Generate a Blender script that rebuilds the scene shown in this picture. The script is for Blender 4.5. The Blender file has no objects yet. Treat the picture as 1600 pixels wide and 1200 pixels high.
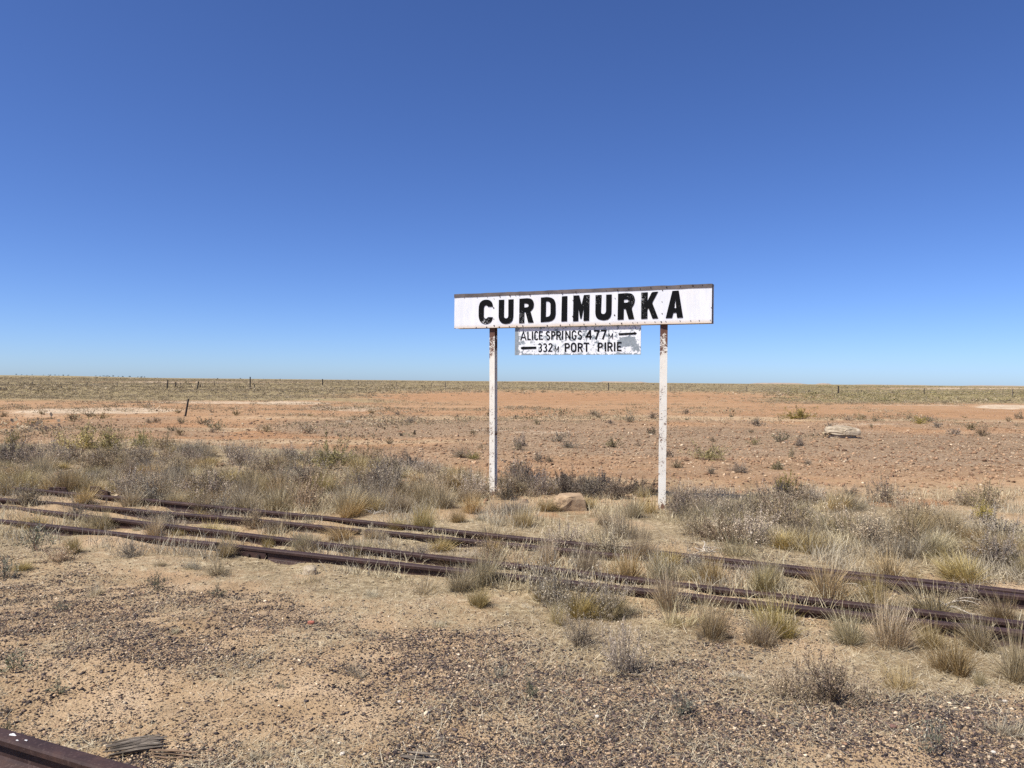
import bpy, math, random
import numpy as np
from mathutils import Vector, Matrix

random.seed(11)
RS = np.random.RandomState(7)
scene = bpy.context.scene
COL = scene.collection

# ------------------------------------------------------------------ camera
EYE = 1.6
F = 1200.0
ROLL = math.radians(0.56)
PITCH = math.radians(0.20)
cam = bpy.data.cameras.new('camera')
cam.sensor_width = 36.0
cam.lens = 36.0 * F / 1600.0
cam.clip_start = 0.05
cam.clip_end = 60000
camo = bpy.data.objects.new('camera', cam)
COL.objects.link(camo)
CAM = Matrix.Translation((0, 0, EYE)) @ Matrix.Rotation(math.radians(90) - PITCH, 4, 'X') @ Matrix.Rotation(ROLL, 4, 'Z')
camo.matrix_world = CAM
scene.camera = camo
CAMR = np.array(CAM.to_3x3())
CAMI = CAMR.T


def ray(px, py):
    d = CAMR @ np.array([(px - 800) / F, (600 - py) / F, -1.0])
    return d


def G(px, py, z=0.0):
    """point of the photograph -> point of the horizontal plane z"""
    d = ray(px, py)
    t = (z - EYE) / d[2]
    return np.array([d[0] * t, d[1] * t, z])


def project(P):
    P = np.asarray(P, float).reshape(-1, 3) - np.array([0, 0, EYE])
    c = P @ CAMR          # = CAMI @ p
    w = np.where(-c[:, 2] > 0.05, -c[:, 2], 0.05)
    return 800 + F * c[:, 0] / w, 600 - F * c[:, 1] / w


# ------------------------------------------------------------------ noise
def _h(ix, iy, s):
    n = (ix.astype(np.int64) * 374761393 + iy.astype(np.int64) * 668265263 + s * 1274126177) & 0x7fffffff
    n = ((n ^ (n >> 13)) * 1274126177) & 0x7fffffff
    n = (n ^ (n >> 16)) & 0xffff
    return n / 65535.0


def vnoise(x, y, s=0):
    x = np.asarray(x, float); y = np.asarray(y, float)
    ix = np.floor(x); iy = np.floor(y)
    fx = x - ix; fy = y - iy
    fx = fx * fx * (3 - 2 * fx); fy = fy * fy * (3 - 2 * fy)
    a = _h(ix, iy, s); b = _h(ix + 1, iy, s); c = _h(ix, iy + 1, s); d = _h(ix + 1, iy + 1, s)
    return (a * (1 - fx) + b * fx) * (1 - fy) + (c * (1 - fx) + d * fx) * fy


def fbm(x, y, s=0, o=4):
    t = 0; a = .5; n = 0
    for i in range(o):
        t = t + a * vnoise(x * 2 ** i + 17.3 * i, y * 2 ** i - 9.1 * i, s + i); n += a; a *= .5
    return t / n


def sstep(a, b, x):
    t = np.clip((x - a) / (b - a), 0, 1)
    return t * t * (3 - 2 * t)


# track geometry (rail head lines, photograph points -> world)
RAIL_H = 0.083


def line(pts, z=RAIL_H):
    return np.array([G(x, y, z) for x, y in pts])


RA = line([(-260, 784), (0, 812), (400, 855), (710, 890), (950, 912), (1219, 944), (1480, 974), (1600, 985.5), (1900, 1018)])
RB = line([(-200, 768), (117, 800), (400, 834), (625, 862), (945, 898), (1208, 928), (1357, 947), (1600, 971), (1900, 1003)])
RC = line([(-200, 763), (75, 785), (412, 813), (570, 827), (787, 846.5), (985, 866), (1197, 888), (1550, 925), (1900, 962)])
RD = line([(-100, 752), (100, 766), (335, 790), (455, 799), (642, 821), (745, 832), (872, 844), (980, 856), (1135, 874), (1315, 893), (1550, 917), (1900, 954)])


def H(x, y):
    """height of the ground"""
    x = np.asarray(x, float); y = np.asarray(y, float)
    r = np.hypot(x, y)
    h = (fbm(x * .55, y * .55, 3, 3) - .5) * .10 + (fbm(x * 2.6, y * 2.6, 9, 3) - .5) * .045
    h = h * sstep(900, 60, r)
    h = h + (fbm(x * .05, y * .05, 21, 3) - .5) * .5 * sstep(14, 50, r) * sstep(900, 200, r)
    nr = (r < 16) & (y > 0)
    if nr.any():
        xs, ys = x[nr], y[nr]
        dd = np.full(len(xs), 9.0)
        for Rl in (RA, RB, RC, RD):
            a = Rl[0, :2]; b_ = Rl[-1, :2]; ab = b_ - a; L2_ = np.hypot(*ab)
            off = ((xs - a[0]) * ab[1] - (ys - a[1]) * ab[0]) / L2_
            dd = np.minimum(dd, np.abs(off))
        hn = np.zeros(h.shape); hn[nr] = .030 * sstep(.45, .06, dd) * sstep(.48, .72, fbm(xs * 1.5, ys * 1.5, 63, 3))
        h = h + hn
    # low rise far off to the left, and faint swells to the horizon
    az = np.degrees(np.arctan2(x, np.maximum(y, .01)))
    h = h + 4.6 * sstep(-22, -31, az) * sstep(900, 2400, r) * sstep(9000, 4000, r)
    h = h + (fbm(x * .0012, y * .0012, 31, 3) - .5) * 2.0 * sstep(500, 3000, r)
    return h


def Hs(x, y):
    return float(H(np.array([x]), np.array([y]))[0])


# ------------------------------------------------------------------ materials
def new_mat(name):
    m = bpy.data.materials.new(name)
    m.use_nodes = True
    nt = m.node_tree
    for n in list(nt.nodes):
        nt.nodes.remove(n)
    out = nt.nodes.new('ShaderNodeOutputMaterial')
    b = nt.nodes.new('ShaderNodeBsdfPrincipled')
    nt.links.new(b.outputs[0], out.inputs[0])
    return m, nt, b, out


def N(nt, t, **kw):
    n = nt.nodes.new(t)
    for k, v in kw.items():
        if k.startswith('i_'):
            n.inputs[k[2:].replace('_', ' ')].default_value = v
        else:
            setattr(n, k, v)
    return n


def ramp(nt, src, stops, interp='LINEAR'):
    r = nt.nodes.new('ShaderNodeValToRGB')
    r.color_ramp.interpolation = interp
    els = r.color_ramp.elements
    while len(els) < len(stops):
        els.new(.5)
    for e, (p, c) in zip(els, stops):
        e.position = p
        e.color = (c, c, c, 1) if isinstance(c, (int, float)) else (*c, 1)
    nt.links.new(src, r.inputs[0])
    return r.outputs[0]


def mix(nt, fac, a, b, mode='MIX'):
    m = nt.nodes.new('ShaderNodeMix')
    m.data_type = 'RGBA'; m.blend_type = mode
    for s, v in ((0, fac), (6, a), (7, b)):
        if isinstance(v, (int, float)):
            m.inputs[s].default_value = v
        elif isinstance(v, tuple):
            m.inputs[s].default_value = (*v, 1)
        else:
            nt.links.new(v, m.inputs[s])
    return m.outputs[2]


def math_(nt, op, a, b=None):
    m = nt.nodes.new('ShaderNodeMath'); m.operation = op
    for i, v in enumerate((a, b)):
        if v is None: continue
        if isinstance(v, (int, float)): m.inputs[i].default_value = v
        else: nt.links.new(v, m.inputs[i])
    return m.outputs[0]


def noise(nt, vec, scale, detail=4, rough=.55, dist=0):
    n = nt.nodes.new('ShaderNodeTexNoise')
    n.inputs['Scale'].default_value = scale
    n.inputs['Detail'].default_value = detail
    n.inputs['Roughness'].default_value = rough
    n.inputs['Distortion'].default_value = dist
    if vec is not None: nt.links.new(vec, n.inputs['Vector'])
    return n.outputs['Fac']


def bump(nt, b, h, strength, dist):
    n = nt.nodes.new('ShaderNodeBump')
    n.inputs['Strength'].default_value = strength
    n.inputs['Distance'].default_value = dist
    nt.links.new(h, n.inputs['Height'])
    nt.links.new(n.outputs[0], b.inputs['Normal'])


def plant_mat(name, tint=(1, 1, 1), trans=.3, spread=.35):
    """colour from the mesh attribute, varied a little from plant to plant"""
    m, nt, b, out = new_mat(name)
    at = N(nt, 'ShaderNodeAttribute', attribute_name='col')
    oi = N(nt, 'ShaderNodeObjectInfo')
    hsv = N(nt, 'ShaderNodeHueSaturation')
    nt.links.new(mix(nt, 1.0, at.outputs[0], tint, 'MULTIPLY'), hsv.inputs['Color'])
    mr = N(nt, 'ShaderNodeMapRange'); nt.links.new(oi.outputs['Random'], mr.inputs[0])
    mr.inputs[3].default_value = 1 - spread * .5; mr.inputs[4].default_value = 1 + spread * .5
    nt.links.new(mr.outputs[0], hsv.inputs['Value'])
    r2 = math_(nt, 'FRACT', math_(nt, 'MULTIPLY', oi.outputs['Random'], 7.31))
    mr2 = N(nt, 'ShaderNodeMapRange'); nt.links.new(r2, mr2.inputs[0])
    mr2.inputs[3].default_value = .488; mr2.inputs[4].default_value = .512
    nt.links.new(mr2.outputs[0], hsv.inputs['Hue'])
    r3 = math_(nt, 'FRACT', math_(nt, 'MULTIPLY', oi.outputs['Random'], 23.7))
    mr3 = N(nt, 'ShaderNodeMapRange'); nt.links.new(r3, mr3.inputs[0])
    mr3.inputs[3].default_value = .75; mr3.inputs[4].default_value = 1.15
    nt.links.new(mr3.outputs[0], hsv.inputs['Saturation'])
    nt.links.new(hsv.outputs[0], b.inputs['Base Color'])
    b.inputs['Roughness'].default_value = .75
    b.inputs['Specular IOR Level'].default_value = .06
    if trans:
        tr = N(nt, 'ShaderNodeBsdfTranslucent')
        nt.links.new(hsv.outputs[0], tr.inputs[0])
        ms = N(nt, 'ShaderNodeMixShader'); ms.inputs[0].default_value = trans
        nt.links.new(b.outputs[0], ms.inputs[1]); nt.links.new(tr.outputs[0], ms.inputs[2])
        nt.links.new(ms.outputs[0], out.inputs[0])
    return m


M = {}
M['grass'] = plant_mat('tussock_grass_blades', (.84, .80, .70), trans=.25, spread=.45)
M['shrub'] = plant_mat('dry_shrub_twigs', (.86, .81, .73), trans=.08, spread=.6)
M['leaf'] = plant_mat('fleshy_leaf', (.86, .82, .72), trans=.15, spread=.5)
M['scrub'] = plant_mat('far_scrub', (.95, .87, .70), trans=.2, spread=0)
M['pebble'] = plant_mat('pebble', (.88, .86, .80), trans=0, spread=0)

# ground -----------------------------------------------------------
m, nt, b, out = new_mat('desert_ground')
pos = N(nt, 'ShaderNodeNewGeometry').outputs['Position']
zone = N(nt, 'ShaderNodeAttribute', attribute_name='zone')      # r orange soil, g pale salt, b dark gravel
zone2 = N(nt, 'ShaderNodeAttribute', attribute_name='zone2')    # r litter, g far olive scrub
sz = N(nt, 'ShaderNodeSeparateColor'); nt.links.new(zone.outputs[0], sz.inputs[0])
sz2 = N(nt, 'ShaderNodeSeparateColor'); nt.links.new(zone2.outputs[0], sz2.inputs[0])
n_big = noise(nt, pos, .35, 5, .6)
n_mid = noise(nt, pos, 2.2, 6, .65)
n_fin = noise(nt, pos, 14, 6, .7)
n_grn = noise(nt, pos, 90, 3, .6)
sand = ramp(nt, n_mid, [(.3, (.315, .215, .115)), (.5, (.405, .29, .165)), (.7, (.50, .375, .235))])
sand = mix(nt, ramp(nt, n_grn, [(.35, 0.0), (.65, 1.0)]), sand, mix(nt, .35, sand, (.38, .24, .15)))


def masked(att, n, lo, hi):
    """zone weight broken up by noise"""
    return ramp(nt, math_(nt, 'ADD', att, math_(nt, 'MULTIPLY', math_(nt, 'SUBTRACT', n, .5), .9)), [(lo, 0.0), (hi, 1.0)])


orange = ramp(nt, n_fin, [(.3, (.22, .112, .053)), (.5, (.345, .188, .092)), (.7, (.44, .265, .14))])
c = mix(nt, masked(sz.outputs[0], n_mid, .3, .75), sand, orange)
litter = ramp(nt, n_fin, [(.32, (.13, .098, .055)), (.46, (.27, .205, .12)), (.56, (.38, .30, .18)), (.68, (.54, .45, .30))])
c = mix(nt, masked(sz2.outputs[0], n_fin, .3, .7), c, litter)
grav = ramp(nt, n_fin, [(.33, (.10, .068, .042)), (.46, (.22, .15, .092)), (.58, (.34, .24, .148)), (.70, (.45, .34, .22))])
c = mix(nt, masked(sz.outputs[2], n_fin, .3, .62), c, grav)
olive = ramp(nt, n_big, [(.3, (.21, .17, .08)), (.6, (.29, .23, .12)), (.8, (.36, .265, .145))])
c = mix(nt, masked(sz2.outputs[1], n_big, .25, .75), c, olive)
salt = ramp(nt, n_fin, [(.3, (.44, .335, .22)), (.6, (.62, .52, .38))])
c = mix(nt, masked(sz.outputs[1], n_mid, .4, .7), c, salt)
# loose grains: dark and pale flecks of the soil itself
v = N(nt, 'ShaderNodeTexVoronoi'); v.inputs['Scale'].default_value = 130; nt.links.new(pos, v.inputs['Vector'])
sv = N(nt, 'ShaderNodeSeparateColor'); nt.links.new(v.outputs['Color'], sv.inputs[0])
grain = ramp(nt, sv.outputs[0], [(.0, (.10, .075, .065)), (.12, (.25, .18, .13)), (.22, (.5, .34, .2)), (.86, (.5, .34, .2)), (.93, (.72, .62, .48))], 'CONSTANT')
gm = math_(nt, 'MULTIPLY', ramp(nt, v.outputs['Distance'], [(.25, 1.0), (.5, 0.0)]), ramp(nt, n_mid, [(.4, 0.0), (.6, .75)]))
c = mix(nt, gm, c, grain)
# uneven tone of the soil itself: crusts, damp and dusty patches, old wheel lines
n_p1 = noise(nt, pos, .8, 9, .72, .6)
st_ = N(nt, 'ShaderNodeMapping'); st_.inputs['Scale'].default_value = (.05, .45, 1); nt.links.new(pos, st_.inputs[0])
n_p2 = noise(nt, st_.outputs[0], 1.0, 8, .68, .4)
tone = ramp(nt, math_(nt, 'ADD', math_(nt, 'MULTIPLY', n_p1, .6), math_(nt, 'MULTIPLY', n_p2, .4)), [(.36, (.70, .69, .68)), (.5, (.98, .98, .97)), (.64, (1.14, 1.15, 1.17))])
c = mix(nt, 1.0, c, tone, 'MULTIPLY')
nt.links.new(c, b.inputs['Base Color'])
b.inputs['Roughness'].default_value = .95
b.inputs['Specular IOR Level'].default_value = .1
hh = math_(nt, 'ADD', math_(nt, 'MULTIPLY', n_fin, 1.0), math_(nt, 'MULTIPLY', n_grn, .35))
bump(nt, b, hh, .8, .035)
M['ground'] = m


def objco(nt):
    return N(nt, 'ShaderNodeTexCoord').outputs['Object']


m, nt, b, out = new_mat('rusty_rail_steel')
pos = N(nt, 'ShaderNodeNewGeometry').outputs['Position']
n1 = noise(nt, pos, 6, 6, .7); n2 = noise(nt, pos, 70, 4, .6)
c = ramp(nt, n1, [(.3, (.024, .0125, .0115)), (.55, (.047, .025, .021)), (.75, (.085, .044, .031))])
c = mix(nt, ramp(nt, n2, [(.55, 0.0), (.7, .6)]), c, (.11, .072, .060))
nt.links.new(c, b.inputs['Base Color']); b.inputs['Roughness'].default_value = .68; b.inputs['Specular IOR Level'].default_value = .3
bump(nt, b, n2, .3, .004)
M['rail'] = m

m, nt, b, out = new_mat('white_sign_paint')
oc = objco(nt)
st = N(nt, 'ShaderNodeMapping'); st.inputs['Scale'].default_value = (6, 6, .9); nt.links.new(oc, st.inputs[0])
n1 = noise(nt, oc, 2.5, 5, .6); n2 = noise(nt, st.outputs[0], 2.0, 5, .6); n3 = noise(nt, oc, 40, 4, .6)
c = mix(nt, ramp(nt, n2, [(.42, .0), (.75, .75)]), (.76, .76, .765), (.60, .615, .65))
c = mix(nt, ramp(nt, n1, [(.6, 0.0), (.75, .4)]), c, (.72, .68, .60))
sx = N(nt, 'ShaderNodeSeparateXYZ'); nt.links.new(oc, sx.inputs[0])
edge = ramp(nt, math_(nt, 'ADD', sx.outputs[2], math_(nt, 'MULTIPLY', math_(nt, 'SUBTRACT', n1, .5), .06)), [(.0, .85), (.03, .35), (.055, 0.0)])
c = mix(nt, edge, c, (.62, .46, .30))
c = mix(nt, ramp(nt, n3, [(.75, 0.0), (.78, .6)]), c, (.45, .35, .26))
nt.links.new(c, b.inputs['Base Color']); b.inputs['Roughness'].default_value = .5
bump(nt, b, n1, .15, .02)
M['sign_white'] = m

m, nt, b, out = new_mat('chipped_black_lettering')
oc = objco(nt)
n1 = noise(nt, oc, 48, 6, .75, 1.2); n2 = noise(nt, oc, 3.1, 3, .5)
chip = ramp(nt, math_(nt, 'ADD', n1, math_(nt, 'MULTIPLY', math_(nt, 'SUBTRACT', n2, .5), .55)), [(.67, 0.0), (.70, 1.0)])
c = mix(nt, chip, (.006, .006, .0065), (.5, .5, .5))
nt.links.new(c, b.inputs['Base Color']); b.inputs['Roughness'].default_value = .55
b.inputs['Specular IOR Level'].default_value = .08
M['letter'] = m
m, nt, b, out = new_mat('thin_black_lettering')
oc = objco(nt)
n1 = noise(nt, oc, 70, 5, .7)
nt.links.new(mix(nt, ramp(nt, n1, [(.68, 0.0), (.74, .7)]), (.008, .008, .0085), (.5, .5, .5)), b.inputs['Base Color'])
b.inputs['Roughness'].default_value = .6; b.inputs['Specular IOR Level'].default_value = .08
M['letter2'] = m

m, nt, b, out = new_mat('peeling_distance_board_paint')
oc = objco(nt)
n1 = noise(nt, oc, 14, 8, .74, .8)
at = N(nt, 'ShaderNodeAttribute', attribute_name='peel')
pl = ramp(nt, math_(nt, 'ADD', at.outputs['Fac'], math_(nt, 'MULTIPLY', math_(nt, 'SUBTRACT', n1, .5), 1.7)), [(.49, 0.0), (.53, 1.0)])
n2 = noise(nt, oc, 30, 4, .6)
grey = ramp(nt, n2, [(.3, (.17, .20, .22)), (.7, (.29, .32, .34))])
c = mix(nt, pl, mix(nt, ramp(nt, n2, [(.45, 0.0), (.8, .6)]), (.79, .79, .79), (.55, .56, .57)), grey)
nt.links.new(c, b.inputs['Base Color']); b.inputs['Roughness'].default_value = .6
bump(nt, b, pl, .25, -.003)
M['board2'] = m

m, nt, b, out = new_mat('flaking_white_post_paint')
oc = objco(nt)
n1 = noise(nt, oc, 24, 7, .78, .8); n2 = noise(nt, oc, 4, 4, .6)
sx = N(nt, 'ShaderNodeSeparateXYZ'); nt.links.new(oc, sx.inputs[0])
toprust = ramp(nt, sx.outputs[2], [(.0, .0), (.78, .0), (.86, .05), (.93, .22), (.965, .55)])
# z is normalised by the attribute below: 'hfrac' runs 0 at the foot to 1 at the top
at = N(nt, 'ShaderNodeAttribute', attribute_name='hfrac')
toprust = ramp(nt, at.outputs['Fac'], [(.0, .10), (.06, 0.0), (.72, .0), (.84, .07), (.90, .14), (.925, .45), (.95, .6)])
rm = ramp(nt, math_(nt, 'ADD', math_(nt, 'ADD', n1, toprust), math_(nt, 'MULTIPLY', math_(nt, 'SUBTRACT', n2, .5), .75)), [(.59, 0.0), (.63, 1.0)])
rust = ramp(nt, n2, [(.3, (.05, .026, .02)), (.6, (.14, .06, .035)), (.8, (.25, .12, .06))])
c = mix(nt, rm, mix(nt, ramp(nt, n2, [(.4, 0.0), (.8, .7)]), (.76, .72, .63), (.60, .52, .41)), rust)
nt.links.new(c, b.inputs['Base Color']); b.inputs['Roughness'].default_value = .7
bump(nt, b, rm, .3, -.003)
M['post'] = m


def simple(name, stops, scale=8, rough=.8, det=5, bs=.3, bd=.01):
    m, nt, b, out = new_mat(name)
    n1 = noise(nt, objco(nt), scale, det, .65)
    nt.links.new(ramp(nt, n1, stops), b.inputs['Base Color'])
    b.inputs['Roughness'].default_value = rough
    bump(nt, b, n1, bs, bd)
    return m


M['strip'] = simple('weathered_brown_capping', [(.3, (.060, .045, .042)), (.5, (.105, .086, .082)), (.7, (.15, .12, .11))], 7)
M['bolt'] = simple('rusted_bolt', [(.3, (.02, .014, .012)), (.7, (.06, .035, .025))], 60)
M['darkpost'] = simple('dark_weathered_post', [(.3, (.015, .012, .011)), (.7, (.045, .036, .032))], 14)
M['wire'] = simple('dull_fence_wire', [(.3, (.10, .09, .08)), (.7, (.2, .18, .16))], 10)
M['greypost'] = simple('grey_fence_post', [(.3, (.07, .055, .045)), (.7, (.14, .115, .09))], 14)
M['rock'] = simple('pale_limestone', [(.34, (.20, .15, .095)), (.5, (.38, .305, .205)), (.66, (.52, .435, .315))], 5, .9, 7, .9, .05)
M['block'] = simple('tan_sandstone', [(.3, (.24, .155, .085)), (.55, (.38, .265, .155)), (.7, (.47, .345, .21))], 9, .9, 7, .8, .02)
M['brick'] = simple('red_brick_chip', [(.3, (.30, .085, .05)), (.7, (.40, .14, .085))], 30)
M['ironstone'] = simple('brown_ironstone', [(.3, (.12, .06, .045)), (.7, (.22, .12, .085))], 30)
M['whitestone'] = simple('white_quartz', [(.3, (.46, .40, .32)), (.7, (.64, .58, .48))], 20)
M['dropping'] = simple('chalky_dropping', [(.3, (.6, .58, .55)), (.7, (.75, .73, .7))], 60)
M['hill'] = simple('far_hill_soil', [(.3, (.26, .20, .15)), (.7, (.38, .29, .21))], .01)
M['bark'] = simple('dark_bark', [(.3, (.05, .04, .03)), (.7, (.10, .08, .06))], 5)
m, nt, b, out = new_mat('grey_weathered_timber')
oc = objco(nt)
mp = N(nt, 'ShaderNodeMapping'); mp.inputs['Scale'].default_value = (4, 60, 60); nt.links.new(oc, mp.inputs[0])
n1 = noise(nt, mp.outputs[0], 1.5, 6, .7)
nt.links.new(ramp(nt, n1, [(.36, (.05, .04, .03)), (.5, (.18, .145, .11)), (.66, (.34, .29, .225))]), b.inputs['Base Color'])
b.inputs['Roughness'].default_value = .9
bump(nt, b, n1, .8, .01)
M['timber'] = m
M['stick'] = simple('brown_stick', [(.3, (.13, .08, .045)), (.7, (.27, .18, .11))], 20)


# ------------------------------------------------------------------ mesh helpers
def mesh_np(name, V, Fc, mats, col=None, smooth=False, extra=None, midx=None):
    V = np.asarray(V, np.float32); Fc = np.asarray(Fc, np.int32)
    me = bpy.data.meshes.new(name)
    me.vertices.add(len(V)); me.vertices.foreach_set('co', V.ravel())
    k = Fc.shape[1]
    me.loops.add(Fc.size); me.loops.foreach_set('vertex_index', Fc.ravel())
    me.polygons.add(len(Fc))
    me.polygons.foreach_set('loop_start', np.arange(0, Fc.size, k, dtype=np.int32))
    me.polygons.foreach_set('loop_total', np.full(len(Fc), k, np.int32))
    if not isinstance(mats, (list, tuple)): mats = [mats]
    for m_ in mats: me.materials.append(m_)
    if midx is not None: me.polygons.foreach_set('material_index', np.asarray(midx, np.int32))
    me.update(calc_edges=True)
    if smooth: me.polygons.foreach_set('use_smooth', np.ones(len(Fc), bool))
    for nm, cc in ([('col', col)] if col is not None else []) + list((extra or {}).items()):
        cc = np.asarray(cc, np.float32)
        if cc.ndim == 1:
            a = me.attributes.new(nm, 'FLOAT', 'POINT'); a.data.foreach_set('value', cc)
        else:
            if cc.shape[1] == 3: cc = np.c_[cc, np.ones(len(cc), np.float32)]
            a = me.attributes.new(nm, 'FLOAT_COLOR', 'POINT'); a.data.foreach_set('color', cc.astype(np.float32).ravel())
    me.validate()
    return me


def mesh_py(name, V, Fs, mats, smooth=False):
    me = bpy.data.meshes.new(name)
    me.from_pydata([tuple(map(float, v)) for v in V], [], Fs)
    if not isinstance(mats, (list, tuple)): mats = [mats]
    for m_ in mats: me.materials.append(m_)
    if smooth:
        for p in me.polygons: p.use_smooth = True
    me.update()
    return me


def link(name, me, parent=None):
    o = bpy.data.objects.new(name, me); COL.objects.link(o)
    if parent is not None: o.parent = parent
    return o


def tag(o, label=None, cat=None, group=None, kind=None):
    if label: o['label'] = label
    if cat: o['category'] = cat
    if group: o['group'] = group
    if kind: o['kind'] = kind
    return o


def empty(name, loc, rz=0):
    o = bpy.data.objects.new(name, None); COL.objects.link(o)
    o.empty_display_size = .2
    o.location = loc; o.rotation_euler = (0, 0, rz)
    return o


def box_vf(x0, x1, y0, y1, z0, z1):
    V = [(x0, y0, z0), (x1, y0, z0), (x1, y1, z0), (x0, y1, z0), (x0, y0, z1), (x1, y0, z1), (x1, y1, z1), (x0, y1, z1)]
    Fs = [(0, 3, 2, 1), (4, 5, 6, 7), (0, 1, 5, 4), (1, 2, 6, 5), (2, 3, 7, 6), (3, 0, 4, 7)]
    return V, Fs


class MB:
    def __init__(s): s.V = []; s.F = []
    def add(s, V, Fs):
        o = len(s.V); s.V += [tuple(v) for v in V]; s.F += [tuple(i + o for i in f) for f in Fs]
    def box(s, *a): s.add(*box_vf(*a))
    def tube(s, P, R, n=6, cap=True):
        P = [np.asarray(p, float) for p in P]
        if not hasattr(R, '__len__'): R = [R] * len(P)
        V = []; Fs = []
        for i, p in enumerate(P):
            d = P[min(i + 1, len(P) - 1)] - P[max(i - 1, 0)]; d = d / (np.linalg.norm(d) + 1e-9)
            a = np.cross(d, [0, 0, 1.0]) if abs(d[2]) < .9 else np.cross(d, [1.0, 0, 0])
            a /= np.linalg.norm(a); b_ = np.cross(d, a)
            for k in range(n):
                t = 2 * math.pi * k / n
                V.append(p + R[i] * (a * math.cos(t) + b_ * math.sin(t)))
        for i in range(len(P) - 1):
            for k in range(n):
                k2 = (k + 1) % n
                Fs.append((i * n + k, i * n + k2, (i + 1) * n + k2, (i + 1) * n + k))
        if cap:
            Fs.append(tuple(range(n))[::-1]); Fs.append(tuple((len(P) - 1) * n + k for k in range(n)))
        s.add(V, Fs)
    def build(s, name, mat, parent=None, smooth=False):
        return link(name, mesh_py(name, s.V, s.F, mat, smooth), parent)


# ------------------------------------------------------------------ the ground
def ellipse(px, py, cx, cy, rx, ry, s=1.0):
    d = ((px - cx) / rx) ** 2 + ((py - cy) / ry) ** 2
    return s * np.clip(1.35 - d * .9, 0, 1)


def in_poly(px, py, poly):
    px = np.asarray(px); py = np.asarray(py)
    c = np.zeros(px.shape, bool); n = len(poly)
    for i in range(n):
        x1, y1 = poly[i]; x2, y2 = poly[(i + 1) % n]
        if y1 == y2: continue
        cond = ((y1 > py) != (y2 > py)) & (px < (x2 - x1) * (py - y1) / (y2 - y1) + x1)
        c ^= cond
    return c


THICK_L = [(-300, 696), (100, 694), (250, 692), (420, 702), (560, 708), (690, 728), (765, 752), (765, 790), (600, 800), (400, 800), (200, 784), (60, 775), (-300, 778)]
THICK_R = [(1040, 778), (1170, 772), (1260, 766), (1420, 796), (1560, 818), (2000, 840), (2000, 950), (1600, 905), (1400, 890), (1200, 870), (1060, 850), (1010, 815)]


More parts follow.
